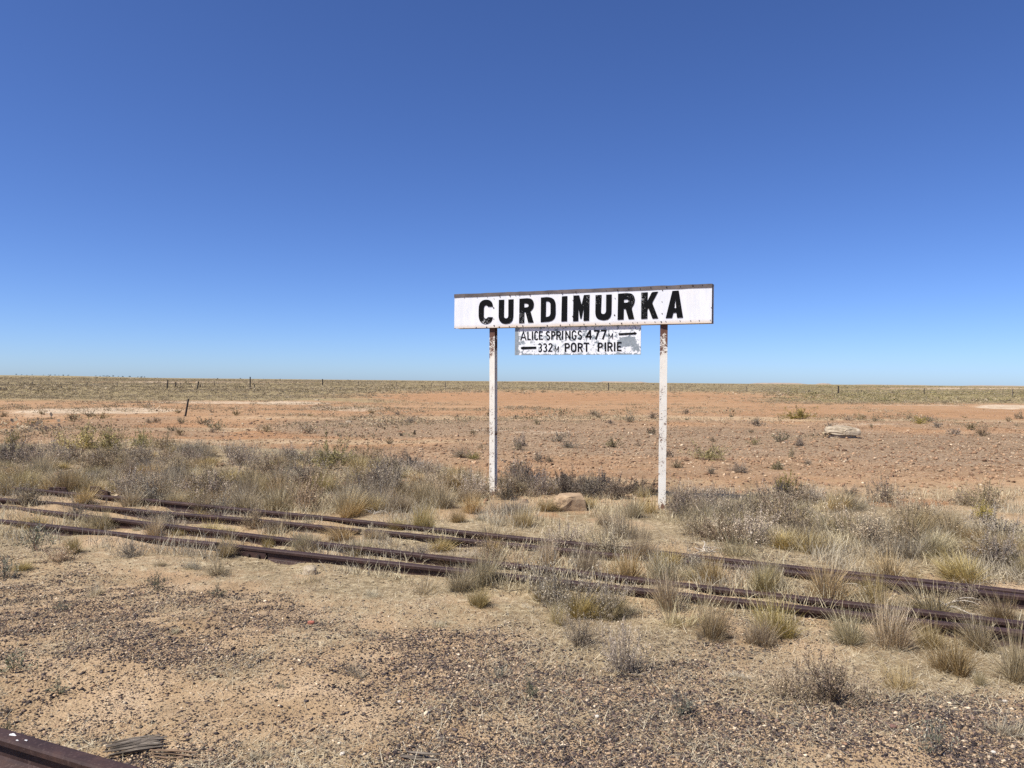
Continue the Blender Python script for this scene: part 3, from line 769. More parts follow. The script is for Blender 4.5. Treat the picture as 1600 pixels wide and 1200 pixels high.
# --- the grass clumps and bushes one can pick out in the photograph
L_ = [
 # in front of the near rail
 ('tussock', 718, 928, 42, 44, 'lower tussock of the pair growing against the near rail, left of centre'),
 ('tussock', 756, 917, 62, 56, 'taller tussock of the pair growing over the near rail, below the left sign post'),
 ('tussock', 752, 949, 32, 34, 'small tussock standing alone just before the pair at the near rail'),
 ('pale', 668, 927, 28, 60, 'faint pale grass wisp on bare sand left of the tussock pair'),
 ('pale', 480, 912, 26, 40, 'thin pale grass wisp beside the white stone before the near rail'),
 ('twig', 870, 952, 84, 130, 'large grey brown twiggy shrub overhanging the near rail under the small board'),
 ('tussock', 960, 962, 46, 50, 'tussock at the right end of the twiggy shrub mass'),
 ('tussock', 905, 962, 42, 50, 'tussock in the middle of the twiggy shrub mass'),
 ('twig', 935, 960, 62, 110, 'right hand, lower half of the twiggy shrub mass at the near rail'),
 ('tussock', 850, 938, 44, 44, 'olive tussock growing out of the left side of the twiggy shrub mass'),
 ('tussock', 873, 975, 34, 26, 'small tussock at the foot of the twiggy shrub mass'),
 ('tussock', 1048, 958, 86, 66, 'tall olive tussock rising across both near rails below the right sign post'),
 ('pale', 1070, 980, 48, 70, 'pale collapsed grass at the foot of the tall tussock below the right sign post'),
 ('tussock', 1108, 1003, 80, 54, 'upright tussock standing alone before the near rail, right of the right sign post'),
 ('tussock', 1186, 1004, 70, 58, 'first of two joined tussocks before the near rail, the lower one'),
 ('tussock', 1216, 994, 88, 74, 'second of two joined tussocks before the near rail, the taller one'),
 ('tussock', 1322, 1010, 60, 64, 'pale straw grass clump before the near rail, left of the tallest tussock'),
 ('tussock', 1384, 1014, 104, 84, 'tallest tussock of the front row, covering both near rails at the right'),
 ('tussock', 1455, 1010, 62, 50, 'short brown tussock between the tallest tussock and the lone round one'),
 ('tussock', 1486, 1050, 82, 76, 'round dense tussock nearest the viewer at the right'),
 ('tussock', 1530, 1075, 34, 26, 'tiny tussock right of the round dense one'),
 ('tussock', 1596, 1058, 104, 88, 'big tussock cut by the right edge of the photo'),
 ('gold', 1402, 1080, 48, 74, 'low golden grass cushion on litter in the right foreground'),
 ('grey', 1300, 1106, 70, 130, 'dark twiggy saltbush on gravel in the right foreground'),
 ('twig', 1228, 1092, 44, 110, 'bleached twig shrub left of the dark foreground saltbush'),
 ('twig', 905, 1010, 46, 90, 'dead shrub with pinkish brown twigs on white litter, the left one of two'),
 ('twig', 975, 1048, 74, 110, 'dead shrub showing a woody brown base on white litter, the right one of two'),
 ('weed', 1460, 1190, 62, 60, 'low grey green weed on gravel at the bottom right'),
 ('pale', 1584, 1155, 44, 70, 'straw coloured tuft on gravel at the bottom right corner'),
 ('weed', 830, 1088, 26, 32, 'blackish little weed on litter in the centre foreground'),
 ('weed', 1070, 1118, 30, 60, 'dark straggly weed lying on gravel in the centre right foreground'),
 ('weed', 242, 922, 26, 36, 'blue green weed on gravel left of centre'),
 ('weed', 340, 936, 16, 34, 'flat pale green weed on gravel right of the blue green one'),
 ('weed', 10, 900, 30, 40, 'grey weed on gravel at the left edge'),
 ('weed', 20, 1046, 28, 80, 'green grey weed at the left edge above the foreground rail'),
 ('weed', 90, 1076, 18, 40, 'small flat green weed left of the timber fragment'),
 ('weed', 12, 1132, 16, 30, 'tiny green weed beside the foreground rail'),
 ('pale', 150, 925, 26, 30, 'thin straw tuft left of the blue green weed'),
 ('tussock', 115, 869, 34, 28, 'small straw tussock before the near rail, second from the left edge'),
 ('weed', 58, 864, 40, 60, 'grey green straggling weed in front of the near rail at the left'),
 ('tussock', 350, 868, 34, 28, 'small tussock covering the rail joint plate at the left'),
 ('pale', 296, 890, 22, 28, 'thin grass wisp in front of the near rail below the joint'),
 ('twig', 205, 872, 24, 70, 'low grey twig mat in front of the near rail at the left'),
 # between the rails
 ('tussock', 245, 837, 40, 30, 'brown round tussock hiding a stretch of the second rail at the left'),
 ('tussock', 55, 828, 26, 40, 'tussock before the near rail nearest the left edge'),
 ('tussock', 160, 826, 34, 44, 'loose tussock between the near rails at the far left'),
 ('tussock', 207, 792, 36, 34, 'tussock beside the left end of the far rails'),
 ('tussock', 132, 790, 34, 36, 'tussock behind the far rails at the far left'),
 ('tussock', 262, 790, 30, 30, 'brown tussock behind the far rails, left of the bent one'),
 ('tussock', 320, 798, 42, 34, 'bent tussock behind the far rails at the left'),
 ('tussock', 418, 852, 26, 22, 'small tussock between two near rails, left of the golden one'),
 ('tussock', 470, 860, 34, 30, 'straggling golden tussock between the two near rails'),
 ('tussock', 532, 844, 26, 50, 'wide low tussock between the near and far rails'),
 ('tussock', 566, 866, 28, 36, 'brown tussock growing from the second near rail'),
 ('tussock', 660, 831, 46, 36, 'upright tussock breaking the line of the far rails'),
 ('tussock', 552, 808, 32, 36, 'brown tussock behind the far rails, above their joint'),
 ('tussock', 770, 843, 30, 46, 'rounded tussock on the far rails left of the left sign post'),
 ('twig', 775, 885, 44, 80, 'bleached twig shrub between the rails below the left sign post'),
 ('tussock', 862, 880, 42, 36, 'neat dome shaped tussock between the rails below the small board'),
 ('tussock', 914, 905, 60, 46, 'tall tussock behind the near rails right of the dome shaped one'),
 ('tussock', 982, 912, 56, 50, 'loose tussock hanging over the second near rail'),
 ('tussock', 1000, 880, 62, 52, 'very tall thin tussock rising across the far rails'),
 ('tussock', 1040, 915, 58, 54, 'dense tussock between the rails below the right sign post'),
 ('tussock', 1116, 918, 62, 50, 'upright tussock between the rails right of the right sign post'),
 ('tussock', 1286, 938, 80, 82, 'broad straw tussock behind the near rails at the right'),
 ('tussock', 1212, 925, 60, 46, 'tussock between the rails left of the broad straw one'),
 ('tussock', 1386, 899, 58, 66, 'dome tussock with a dark foot sitting on the far rails at the right'),
 ('gold', 1428, 908, 34, 30, 'small yellow tussock right of the dome tussock on the far rails'),
 ('tussock', 1376, 950, 66, 60, 'tussock between the rails left of the wide one at the right'),
 ('tussock', 1450, 956, 62, 110, 'wide straw tussock between the rails at the right'),
 ('tussock', 1500, 905, 56, 70, 'grey straw tussock behind the far rails at the right'),
 ('tussock', 1565, 965, 56, 60, 'straw tussock right of the last open stretch of far rail'),
 ('gold', 1150, 872, 44, 70, 'arched bundle of dead stalks behind the far rails right of the sign'),
 ('ash', 1200, 838, 26, 30, 'cream flowering weed in the right thicket'),
 ('twig', 42, 796, 40, 90, 'bleached shrub covering the left ends of the far rails'),
 ('twig', 118, 812, 30, 60, 'low bleached shrub between the near rails at the far left'),
 ('twig', 345, 800, 34, 60, 'bleached shrub over the gap in the far rails at the left'),
 ('twig', 395, 826, 36, 60, 'bleached shrub over the third rail left of its open joint'),
 # by the sign
 ('gold', 1010, 800, 42, 42, 'golden bush at the foot of the right sign post'),
 ('tussock', 990, 808, 46, 44, 'straw tussock left of the golden bush at the right sign post'),
 ('tussock', 845, 796, 22, 30, 'pale straw tuft left of the tan stone block'),
 ('grey', 1065, 805, 44, 60, 'brownish saltbush touching the right sign post'),
 ('tussock', 735, 800, 34, 30, 'tussock left of the foot of the left sign post'),
 ('ash', 800, 800, 30, 50, 'ashen clump at the foot of the left sign post'),
 ('tussock', 720, 785, 30, 36, 'straw clump behind the one at the left sign post'),
 ('dark', 835, 764, 36, 70, 'bush coloured dark for the shadow behind the left sign post'),
 ('dark', 880, 772, 34, 60, 'shade darkened bush between the posts behind the tan stone block'),
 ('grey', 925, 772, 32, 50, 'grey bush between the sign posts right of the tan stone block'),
 ('dark', 965, 780, 28, 60, 'bush coloured blackish for the shade left of the right sign post'),
 ('grey', 800, 776, 36, 50, 'grey bush just right of the left sign post'),
 ('tussock', 865, 797, 20, 30, 'olive tuft at the left side of the tan stone block'),
 ('tussock', 920, 794, 24, 28, 'olive tuft at the right side of the tan stone block'),
 # middle distance
 ('green', 1225, 767, 24, 46, 'green bush on open sand at the edge of the right thicket'),
 ('grey', 1385, 782, 36, 66, 'round grey bush on orange soil right of the sign'),
 ('grey', 1500, 786, 20, 50, 'left low part of the wide grey shrubs at the right'),
 ('grey', 1540, 790, 40, 66, 'tallest of the wide grey shrubs on sand at the right'),
 ('yellow', 1537, 811, 22, 42, 'small yellow green bush below the wide grey shrubs at the right'),
 ('dark', 1328, 772, 15, 30, 'small brownish bush left of the round grey bush'),
 ('green', 1250, 656, 14, 62, 'spreading green bush on bare orange ground at the right'),
 ('yellow', 1438, 663, 11, 26, 'small bright green bush alone on orange ground at the right'),
 ('grey', 1535, 683, 16, 30, 'dark round bush on the black gravel streak at the far right'),
 ('fargrey', 1490, 679, 9, 34, 'pale grey green bush left of the dark round bush'),
 ('grey', 1325, 659, 7, 18, 'tiny grey bush above the limestone slab'),
 ('green', 1106, 719, 20, 56, 'olive bush on gravel right of the right sign post'),
 ('grey', 1155, 737, 15, 36, 'grey bush on sand right of the olive one'),
 ('grey', 1058, 730, 14, 24, 'small blue grey bush close right of the right sign post'),
 ('grey', 1112, 740, 13, 18, 'spiky grey bush on sand below the olive one'),
 ('grey', 887, 701, 14, 36, 'grey bush on gravel between the sign posts'),
 ('grey', 840, 721, 15, 20, 'left of two little grey bushes between the sign posts'),
 ('grey', 858, 721, 11, 18, 'right of two little grey bushes between the sign posts'),
 ('grey', 375, 728, 34, 76, 'dome shaped grey bush on orange ground at the left'),
 ('yellow', 515, 734, 36, 70, 'bright yellow green bush among grey scrub left of the sign'),
 ('yellow', 130, 702, 30, 84, 'broad yellow bush at the back of the left thicket'),
 ('yellow', 172, 704, 26, 56, 'second yellow bush joined to the broad one'),
 ('yellow', 222, 700, 22, 40, 'small yellow bush right of the broad yellow pair'),
 ('green', 20, 692, 14, 36, 'green bush at the left edge of the thicket'),
 ('grey', 185, 690, 14, 30, 'grey bush behind the yellow pair'),
 ('grey', 1250, 697, 14, 22, 'dark grey bush on gravel left of the limestone slab'),
 ('fargrey', 1236, 717, 18, 14, 'upright grey plant on gravel below the slab'),
 ('green', 1215, 733, 12, 28, 'pale green low bush on gravel right of the sign'),
 ('grey', 1262, 725, 9, 18, 'little grey bush right of the pale green low one'),
 ('grey', 720, 716, 16, 40, 'grey bush left of the left sign post on sand'),
 ('green', 740, 718, 10, 22, 'light green weed beside the left sign post'),
 ('grey', 672, 738, 18, 36, 'grey bush on sand left of the left sign post'),
 ('fargrey', 65, 649, 9, 14, 'round grey bush at the left edge of the pale flat'),
 ('farolive', 158, 656, 9, 26, 'olive bush below the pale flat'),
 ('fargrey', 232, 662, 8, 12, 'dark round bush right of the olive one'),
 ('fargrey', 5, 652, 9, 16, 'grey bush at the far left edge below the pale flat'),
 ('farolive', 60, 663, 7, 26, 'low olive bush on orange ground at the far left'),
]
BOXES = []
for row in L_:
    k, px, py, h, w, lab = row
    BOXES.append((px, py, h, w))
    plant_px(k, px, py, h, w, lab, parts=(k == 'grey' and py > 760))


BOXES.append((889, 806, 44, 74))


def scatter_poly(poly, dens, kinds, wts, sr, keep=None, hr=(.75, 1.25), maxn=400, mind=0.0, nobox=False):
    """plants spread over the ground that a polygon of the photograph covers"""
    pts = np.array([G(*p)[:2] for p in poly])
    lo, hi = pts.min(0), pts.max(0)
    n = int((hi[0] - lo[0]) * (hi[1] - lo[1]) * dens)
    X = RS.uniform(lo[0], hi[0], n); Y = RS.uniform(lo[1], hi[1], n)
    ok = in_poly(X, Y, [tuple(p) for p in pts])
    if keep is not None: ok &= keep(X, Y)
    X, Y = X[ok][:maxn], Y[ok][:maxn]
    w = np.array(wts, float) / sum(wts)
    done = []
    for x, y in zip(X, Y):
        if mind and any((x - a) ** 2 + (y - b_) ** 2 < mind * mind for a, b_ in done): continue
        px, py = project([(x, y, 0)])
        if not (-60 < px[0] < 1660): continue
        if not nobox and any(abs(px[0] - a) < .5 * c_ and -.35 * b_ < py[0] - d_ < .55 * b_ for a, d_, b_, c_ in BOXES): continue
        done.append((x, y))
        k = kinds[RS.choice(len(kinds), p=w)]
        s = RS.uniform(*sr)
        plant(k, x, y, s, s * RS.uniform(*hr))


def near_rail(X, Y, R, dmin):
    d = np.full(len(X), 1e9)
    for i in range(len(R) - 1):
        a, b_ = R[i, :2], R[i + 1, :2]
        ab = b_ - a; t = np.clip(((X - a[0]) * ab[0] + (Y - a[1]) * ab[1]) / (ab @ ab), 0, 1)
        d = np.minimum(d, np.hypot(X - a[0] - t * ab[0], Y - a[1] - t * ab[1]))
    return d > dmin


def off_rails(X, Y):
    return near_rail(X, Y, RA, .10) & near_rail(X, Y, RB, .08) & near_rail(X, Y, RC, .10) & near_rail(X, Y, RD, .08)


def clear_sign(X, Y):
    px, py = project(np.c_[X, Y, np.zeros(len(X))])
    return ~((np.abs(px - 770) < 16) & (py > 765) & (py < 810)) & ~((px > 1012) & (px < 1045) & (py > 785) & (py < 820)) & ~((px > 850) & (px < 945) & (py > 785) & (py < 815))


# left thicket: grey scrub at the back, tussocks in front
scatter_poly([(-60, 702), (100, 700), (240, 702), (420, 712), (560, 716), (690, 738), (762, 762), (600, 772), (300, 765), (0, 757), (-60, 757)], 7, ['grey', 'twig', 'ash', 'tussock', 'dark'], [4.5, 1.6, 1.8, 6.0, .5], (.6, 1.1), hr=(.55, .85), maxn=300, mind=.30)
scatter_poly([(-60, 757), (300, 765), (600, 770), (760, 768), (745, 800), (600, 806), (400, 798), (200, 784), (0, 775), (-60, 775)], 11, ['tussock', 'grey', 'ash', 'twig'], [9, 1.2, 1.5, 2.2], (.65, 1.05), keep=lambda X, Y: off_rails(X, Y) & clear_sign(X, Y), maxn=200, mind=.22)
# scrub behind the sign
scatter_poly([(775, 756), (850, 752), (1000, 768), (1030, 776), (1020, 786), (930, 780), (790, 784)], 12, ['dark', 'grey', 'tussock'], [3.0, 1.8, 1.6], (.4, .68), keep=clear_sign, maxn=60, mind=.22, nobox=True)  # the dark kind carries the sign's shade in its leaf colour
# right thicket
scatter_poly([(1045, 785), (1170, 778), (1260, 775), (1420, 802), (1560, 825), (1660, 840), (1660, 900), (1560, 890), (1400, 872), (1200, 856), (1080, 848), (1040, 815)], 11, ['grey', 'ash', 'tussock', 'twig'], [2.6, 3.6, 4.2, 1.6], (.6, 1.0), hr=(.6, .95), keep=lambda X, Y: off_rails(X, Y) & clear_sign(X, Y), maxn=270, mind=.22)
# in front of the sign
scatter_poly([(780, 800), (850, 800), (1030, 812), (1060, 850), (900, 838), (760, 828), (700, 812)], 12, ['tussock', 'pale', 'ash'], [4, 3, 1], (.4, .8), keep=lambda X, Y: off_rails(X, Y) & clear_sign(X, Y), maxn=45, mind=.2)
# between and around the rails
scatter_poly([(-60, 800), (400, 810), (800, 845), (1200, 895), (1660, 945), (1660, 985), (1400, 960), (1000, 912), (600, 875), (0, 806)], 9, ['tussock', 'pale', 'twig'], [6, 5, 1.2], (.35, .75), hr=(.6, .95), keep=lambda X, Y: near_rail(X, Y, RA, .05) & near_rail(X, Y, RC, .05), maxn=165, mind=.2)
scatter_poly([(980, 905), (1300, 945), (1660, 985), (1660, 1062), (1480, 1035), (1300, 1020), (980, 955)], 5, ['tussock', 'pale', 'gold'], [5, 1.5, 1.2], (.4, .75), keep=off_rails, maxn=32, mind=.22)
# sparse tufts in front
scatter_poly([(-60, 835), (500, 890), (1000, 950), (1300, 1000), (1660, 1040), (1660, 1140), (1200, 1120), (900, 1040), (500, 930), (-60, 880)], 3.2, ['pale', 'weed', 'tussock', 'twig'], [6, .6, .8, 1.3], (.28, .55), hr=(.6, .9), maxn=80, mind=.25)
scatter_poly([(-60, 900), (600, 950), (1200, 1120), (1660, 1150), (1660, 1230), (-60, 1230)], .9, ['pale', 'weed'], [3, 1], (.16, .36), maxn=24, mind=.4)
# open middle ground
scatter_poly([(-60, 645), (1660, 650), (1660, 760), (1260, 760), (1040, 765), (780, 745), (600, 705), (-60, 690)], .10, ['fargrey', 'farolive', 'fargreen'], [4, 3, .6], (.25, .75), maxn=150, mind=.6)


# ------------------------------------------------------------------ far scrub, litter, gravel (nobody could count them)
def build_far_scrub():
    rs = np.random.RandomState(5)
    n = 130000
    az = np.radians(rs.uniform(-40, 40, n)); r = np.exp(rs.uniform(math.log(19), math.log(1600), n))
    x = r * np.sin(az); y = r * np.cos(az)
    px, py = project(np.c_[x, y, np.zeros(n)])
    den = .45 * sstep(55, 100, r) * (.35 + fbm(x * .015, y * .015, 41, 3))
    den = np.maximum(den, .78 * sstep(634, 622, py) * sstep(760, 560, px) * (.55 + .7 * fbm(x * .06, y * .06, 43, 3)))
    gr = sstep(1150, 1220, px) * sstep(603, 606, py) * sstep(634, 624, py)
    den = np.maximum(den, gr * (.4 + 1.1 * fbm(x * .05, y * .05, 47, 3)))
    band = ellipse(px, py, 640, 642, 240, 5) + ellipse(px, py, 1000, 642, 300, 4.5) * .8 + ellipse(px, py, 120, 638, 300, 10) * .7
    den = np.maximum(den, np.clip(band, 0, 1) * .75 * sstep(.35, .6, fbm(x * .25, y * .25, 49, 3)))
    bare = np.clip(ellipse(px, py, 930, 619, 330, 8) + ellipse(px, py, 640, 625, 200, 4.5) + ellipse(px, py, 1330, 640, 400, 8), 0, 1)
    den = den * (1 - .88 * bare)
    salt = np.clip(ellipse(px, py, 1510, 607, 190, 2.6) + ellipse(px, py, 1570, 634, 70, 5), 0, 1)
    den = den * (1 - .7 * salt)
    tiny = (r < 62) & (den < .3)
    den = np.where(tiny, .55 * sstep(19, 26, r) * sstep(.46, .66, fbm(x * .22, y * .22, 53, 4)), den)
    ok = rs.uniform(size=n) < den
    tiny = tiny[ok]
    x, y, r, px, py = x[ok], y[ok], r[ok], px[ok], py[ok]
    n = len(x)
    size = rs.lognormal(-1.55, .42, n) * (1 + sstep(200, 900, r) * 1.6) * (1 - .3 * sstep(160, 60, r))
    size = np.where(r < 90, np.minimum(size, .26), size)
    size = np.where(r < 32, np.minimum(size, .13), size)
    size = np.where(tiny, rs.lognormal(math.log(.10), .5, n), size)
    z = H(x, y)
    q = 20
    lf = np.repeat(.58 + .42 * sstep(45, 110, r), q)
    c0 = np.repeat(np.c_[x, y, z], q, 0)
    s = np.repeat(size, q)
    off = rs.normal(size=(n * q, 3)) * np.c_[s * .55, s * .55, s * .24]; off[:, 2] = np.abs(off[:, 2])
    V, Q = leaves(rs, c0 + off, s * lf * rs.uniform(.22, .5, n * q), .5)
    # leaves above are slender; widen them to leaf sprays
    V = V.reshape(-1, 4, 3); mid = (V[:, 1] + V[:, 3]) / 2
    V[:, 1] = mid + (V[:, 1] - mid) * 1.7; V[:, 3] = mid + (V[:, 3] - mid) * 1.7
    V = V.reshape(-1, 3)
    green = np.clip(sstep(1180, 1260, px) * sstep(630, 622, py) * .8 + .0 * px, 0, 1)
    pal = np.array([(.33, .28, .165), (.41, .34, .21), (.27, .23, .13), (.46, .39, .26)])
    palg = np.array([(.36, .33, .13), (.42, .37, .16), (.28, .26, .11), (.38, .34, .20)])
    k = rs.randint(0, 4, n)
    base = np.where((rs.uniform(size=n) < green)[:, None], palg[k], pal[k]) * rs.uniform(.75, 1.2, (n, 1))
    C = np.repeat(base, q * 4, 0)
    me = mesh_np('distant_scrub', V, Q, M['scrub'], col=C)
    tag(link('distant_scrub', me), 'low olive scrub spread over the far plain', 'scrub', kind='stuff')


build_far_scrub()


def frame_ground(rs, n, pymin, pymax, pow_=1.0, pxl=(-350, 2050)):
    """random ground points, evenly over the ground within the photograph's view"""
    y0 = G(800, pymax)[1]; y1 = G(800, pymin)[1]
    Y = np.sqrt(rs.uniform(y0 ** 2, y1 ** 2, n)) if pow_ == 1 else y0 * (y1 / y0) ** rs.uniform(0, 1, n)
    X = Y * rs.uniform((pxl[0] - 800) / F, (pxl[1] - 800) / F, n)
    return X, Y


def build_gravel():
    rs = np.random.RandomState(15)
    # near: dense small stones; farther: sparser, larger ones
    X, Y = frame_ground(rs, 1200000, 850, 1240, 0)
    px, py = project(np.c_[X, Y, np.zeros(len(X))])
    d = 2.0 * sstep(.42, .64, fbm(X * .8 + Y * .3, Y * 1.1, 77, 4)) * .62 + .22
    d = d * (.2 + 1.9 * fbm(X * 5.5, Y * 5.5, 123, 3) ** 1.5)
    lim = 862 + px * .115                              # the near rail's line: mostly on this side of it
    d = d * (.30 + .70 * sstep(0, 60, py - lim))
    for e in [(960, 1000, 150, 50), (1300, 1060, 250, 45), (1450, 1040, 180, 60), (880, 950, 120, 40)]:
        d = d * (1 - .8 * ellipse(px, py, *e))
    ok = rs.uniform(size=len(X)) < d * .95
    X, Y = X[ok], Y[ok]
    S = np.clip(rs.lognormal(math.log(.0028), .55, len(X)), .0013, .015)
    X2, Y2 = frame_ground(rs, 110000, 640, 790, 0)
    px, py = project(np.c_[X2, Y2, np.zeros(len(X2))])
    g = np.clip(ellipse(px, py, 1100, 690, 520, 36) + ellipse(px, py, 640, 670, 300, 24) + ellipse(px, py, 1500, 705, 280, 40) + .42 * ellipse(px, py, 900, 705, 1300, 75), 0, 1)
    g = g * (.35 + .9 * fbm(X2 * .5, Y2 * .5, 66, 3))
    ok = rs.uniform(size=len(X2)) < g
    X2, Y2 = X2[ok], Y2[ok]
    S2 = np.clip(rs.lognormal(math.log(.016), .55, len(X2)), .006, .07)
    X = np.r_[X, X2]; Y = np.r_[Y, Y2]; S = np.r_[S, S2]; n = len(X)
    Z = H(X, Y)
    # a jittered octahedron split once along its waist: 8 points
    base = np.array([(1, 0, 0), (.6, .8, .1), (-.4, .9, -.1), (-1, .1, .05), (-.5, -.85, .1), (.5, -.8, -.05), (.1, .1, .75), (-.05, 0, -.6)])
    tri = np.array([(0, 1, 6), (1, 2, 6), (2, 3, 6), (3, 4, 6), (4, 5, 6), (5, 0, 6), (1, 0, 7), (2, 1, 7), (3, 2, 7), (4, 3, 7), (5, 4, 7), (0, 5, 7)])
    a = rs.uniform(0, 6.283, n); ca, sa = np.cos(a), np.sin(a)
    B = base[None] * rs.uniform(.65, 1.25, (n, 8, 1)) * np.c_[rs.uniform(.8, 1.5, n), np.ones(n), rs.uniform(.55, 1.0, n)][:, None, :]
    tl = rs.normal(0, .25, n)
    B[:, :, 2] += B[:, :, 0] * tl[:, None]
    V = np.stack([B[:, :, 0] * ca[:, None] - B[:, :, 1] * sa[:, None], B[:, :, 0] * sa[:, None] + B[:, :, 1] * ca[:, None], B[:, :, 2]], -1) * S[:, None, None]
    V += np.c_[X, Y, Z + S * .10][:, None, :]
    T = (tri[None] + (np.arange(n) * 8)[:, None, None]).reshape(-1, 3)
    C = rcol(rs, n, [(.050, .042, .043), (.095, .08, .077), (.20, .155, .13), (.40, .31, .22), (.62, .53, .41), (.28, .19, .135)], (8, 6, 4, 4, 1.3, .5), .2)
    far = np.arange(n) >= n - len(X2)
    C[far] = rcol(rs, far.sum(), [(.30, .205, .14), (.40, .285, .195), (.21, .145, .105), (.46, .36, .26), (.58, .49, .37)], (4, 4, 3, 2, .5), .2)
    C = np.repeat(C, 8, 0)
    me = mesh_np('gravel', V.reshape(-1, 3), T, M['pebble'], col=C)
    tag(link('gravel', me), 'dark and pale pebbles strewn over the sand', 'gravel', kind='stuff')


build_gravel()


def build_litter():
    rs = np.random.RandomState(25)
    X, Y = frame_ground(rs, 260000, 765, 1235, 0)
    px, py = project(np.c_[X, Y, np.zeros(len(X))])
    _, z2 = ground_zones(X, Y)
    d = z2[:, 0] * (.3 + 1.1 * fbm(X * 2, Y * 2, 61, 3)) + .10 * sstep(890, 960, py) * sstep(.35, .6, fbm(X * 1.4, Y * 1.4, 62, 3))
    ok = rs.uniform(size=len(X)) < d
    X, Y = X[ok], Y[ok]; n = len(X)
    Z = H(X, Y)
    L = np.minimum(rs.lognormal(math.log(.036), .5, n), .12)
    az = rs.uniform(0, 6.283, n)
    V, Q, _ = ribbons(rs, np.c_[X, Y, Z + .003], az, rs.uniform(1.0, 1.56, n), rs.uniform(-.1, .5, n) * 0 + rs.normal(.02, .35, n), L, rs.uniform(.0014, .0028, n), 3, .4)
    C = np.repeat(rcol(rs, n, [(.62, .56, .44), (.48, .41, .29), (.68, .62, .50), (.33, .27, .19), (.20, .16, .12)], (3, 3, 1, 2, 1.5)), 8, 0)
    me = mesh_np('dry_litter', V, Q, M['scrub'], col=C)
    tag(link('dry_litter', me), 'bleached straw and twig litter lying on the ground', 'litter', kind='stuff')


build_litter()


def build_cover():
    rs = np.random.RandomState(35)
    X, Y = frame_ground(rs, 450000, 690, 1010, 0)
    px, py = project(np.c_[X, Y, np.zeros(len(X))])
    d = np.maximum(in_poly(px, py, THICK_L), in_poly(px, py, THICK_R)) * 1.0
    band = (py > 765 + 0 * px) & (py < 845 + (px - 0) * .105)
    d = np.maximum(d, band * .55)
    d = d * sstep(.36, .62, fbm(X * 1.7, Y * 1.7, 71, 4))
    ok = (rs.uniform(size=len(X)) < d) & off_rails(X, Y)
    X, Y = X[ok], Y[ok]; n = len(X)
    hgt = (.05 + .16 * fbm(X * 1.1, Y * 1.1, 73, 3)) * rs.uniform(.5, 1.3, n)
    V, Q, _ = ribbons(rs, np.c_[X, Y, H(X, Y) - .01], rs.uniform(0, 6.283, n), np.abs(rs.normal(0, .55, n)), rs.uniform(0, .9, n), hgt, rs.uniform(.0034, .0062, n), 3, .3)
    tone = vnoise(X * 1.3, Y * 1.3, 91)
    A = rcol(rs, n, [(.58, .49, .33), (.44, .35, .21), (.66, .58, .43)], (2, 2, 1))
    B = rcol(rs, n, [(.42, .36, .29), (.52, .46, .37), (.30, .25, .19)], (2, 2, 1))
    C = np.repeat(np.where((tone > .5)[:, None], A, B), 8, 0)
    tag(link('dry_grass_cover', mesh_np('dry_grass_cover', V, Q, M['scrub'], col=C)), 'short dry grass filling the gaps between shrubs and rails', 'grass', kind='stuff')


build_cover()


# ------------------------------------------------------------------ rails
def resample(P, step):
    d = np.r_[0, np.cumsum(np.linalg.norm(np.diff(P, axis=0), axis=1))]
    n = max(3, int(d[-1] / step) + 1)
    t = np.linspace(0, d[-1], n)
    return np.c_[[np.interp(t, d, P[:, k]) for k in range(3)]].T


PROF = [(-.052, 0), (.052, 0), (.052, .009), (.014, .022), (.0075, .032), (.0075, .078), (.012, .084), (.031, .088), (.033, .108), (.027, .1165), (.015, .118), (-.015, .118), (-.027, .1165), (-.033, .108), (-.031, .088), (-.012, .084), (-.0075, .078), (-.0075, .032), (-.014, .022), (-.052, .009)]


def smooth_line(P):
    """straight-ish steel: fit a quadratic through the traced points"""
    u = P[-1, :2] - P[0, :2]; Ltot = np.linalg.norm(u); u /= Ltot; nrm = np.array([-u[1], u[0]])
    s = (P[:, :2] - P[0, :2]) @ u; o = (P[:, :2] - P[0, :2]) @ nrm
    cf = np.polyfit(s, o, 2)
    S = np.linspace(0, Ltot, 200)
    S = np.r_[S, Ltot + np.arange(1, 40) * .2]        # on past the right edge of the view
    O = np.where(S <= Ltot, np.polyval(cf, S), np.polyval(cf, Ltot) + np.polyval(np.polyder(cf), Ltot) * (S - Ltot))
    return P[0, :2] + S[:, None] * u + O[:, None] * nrm


def cut(L2, px0, px1):
    px, py = project(np.c_[L2, np.full(len(L2), RAIL_H)])
    k = (px >= px0) & (px <= px1)
    return L2[k]


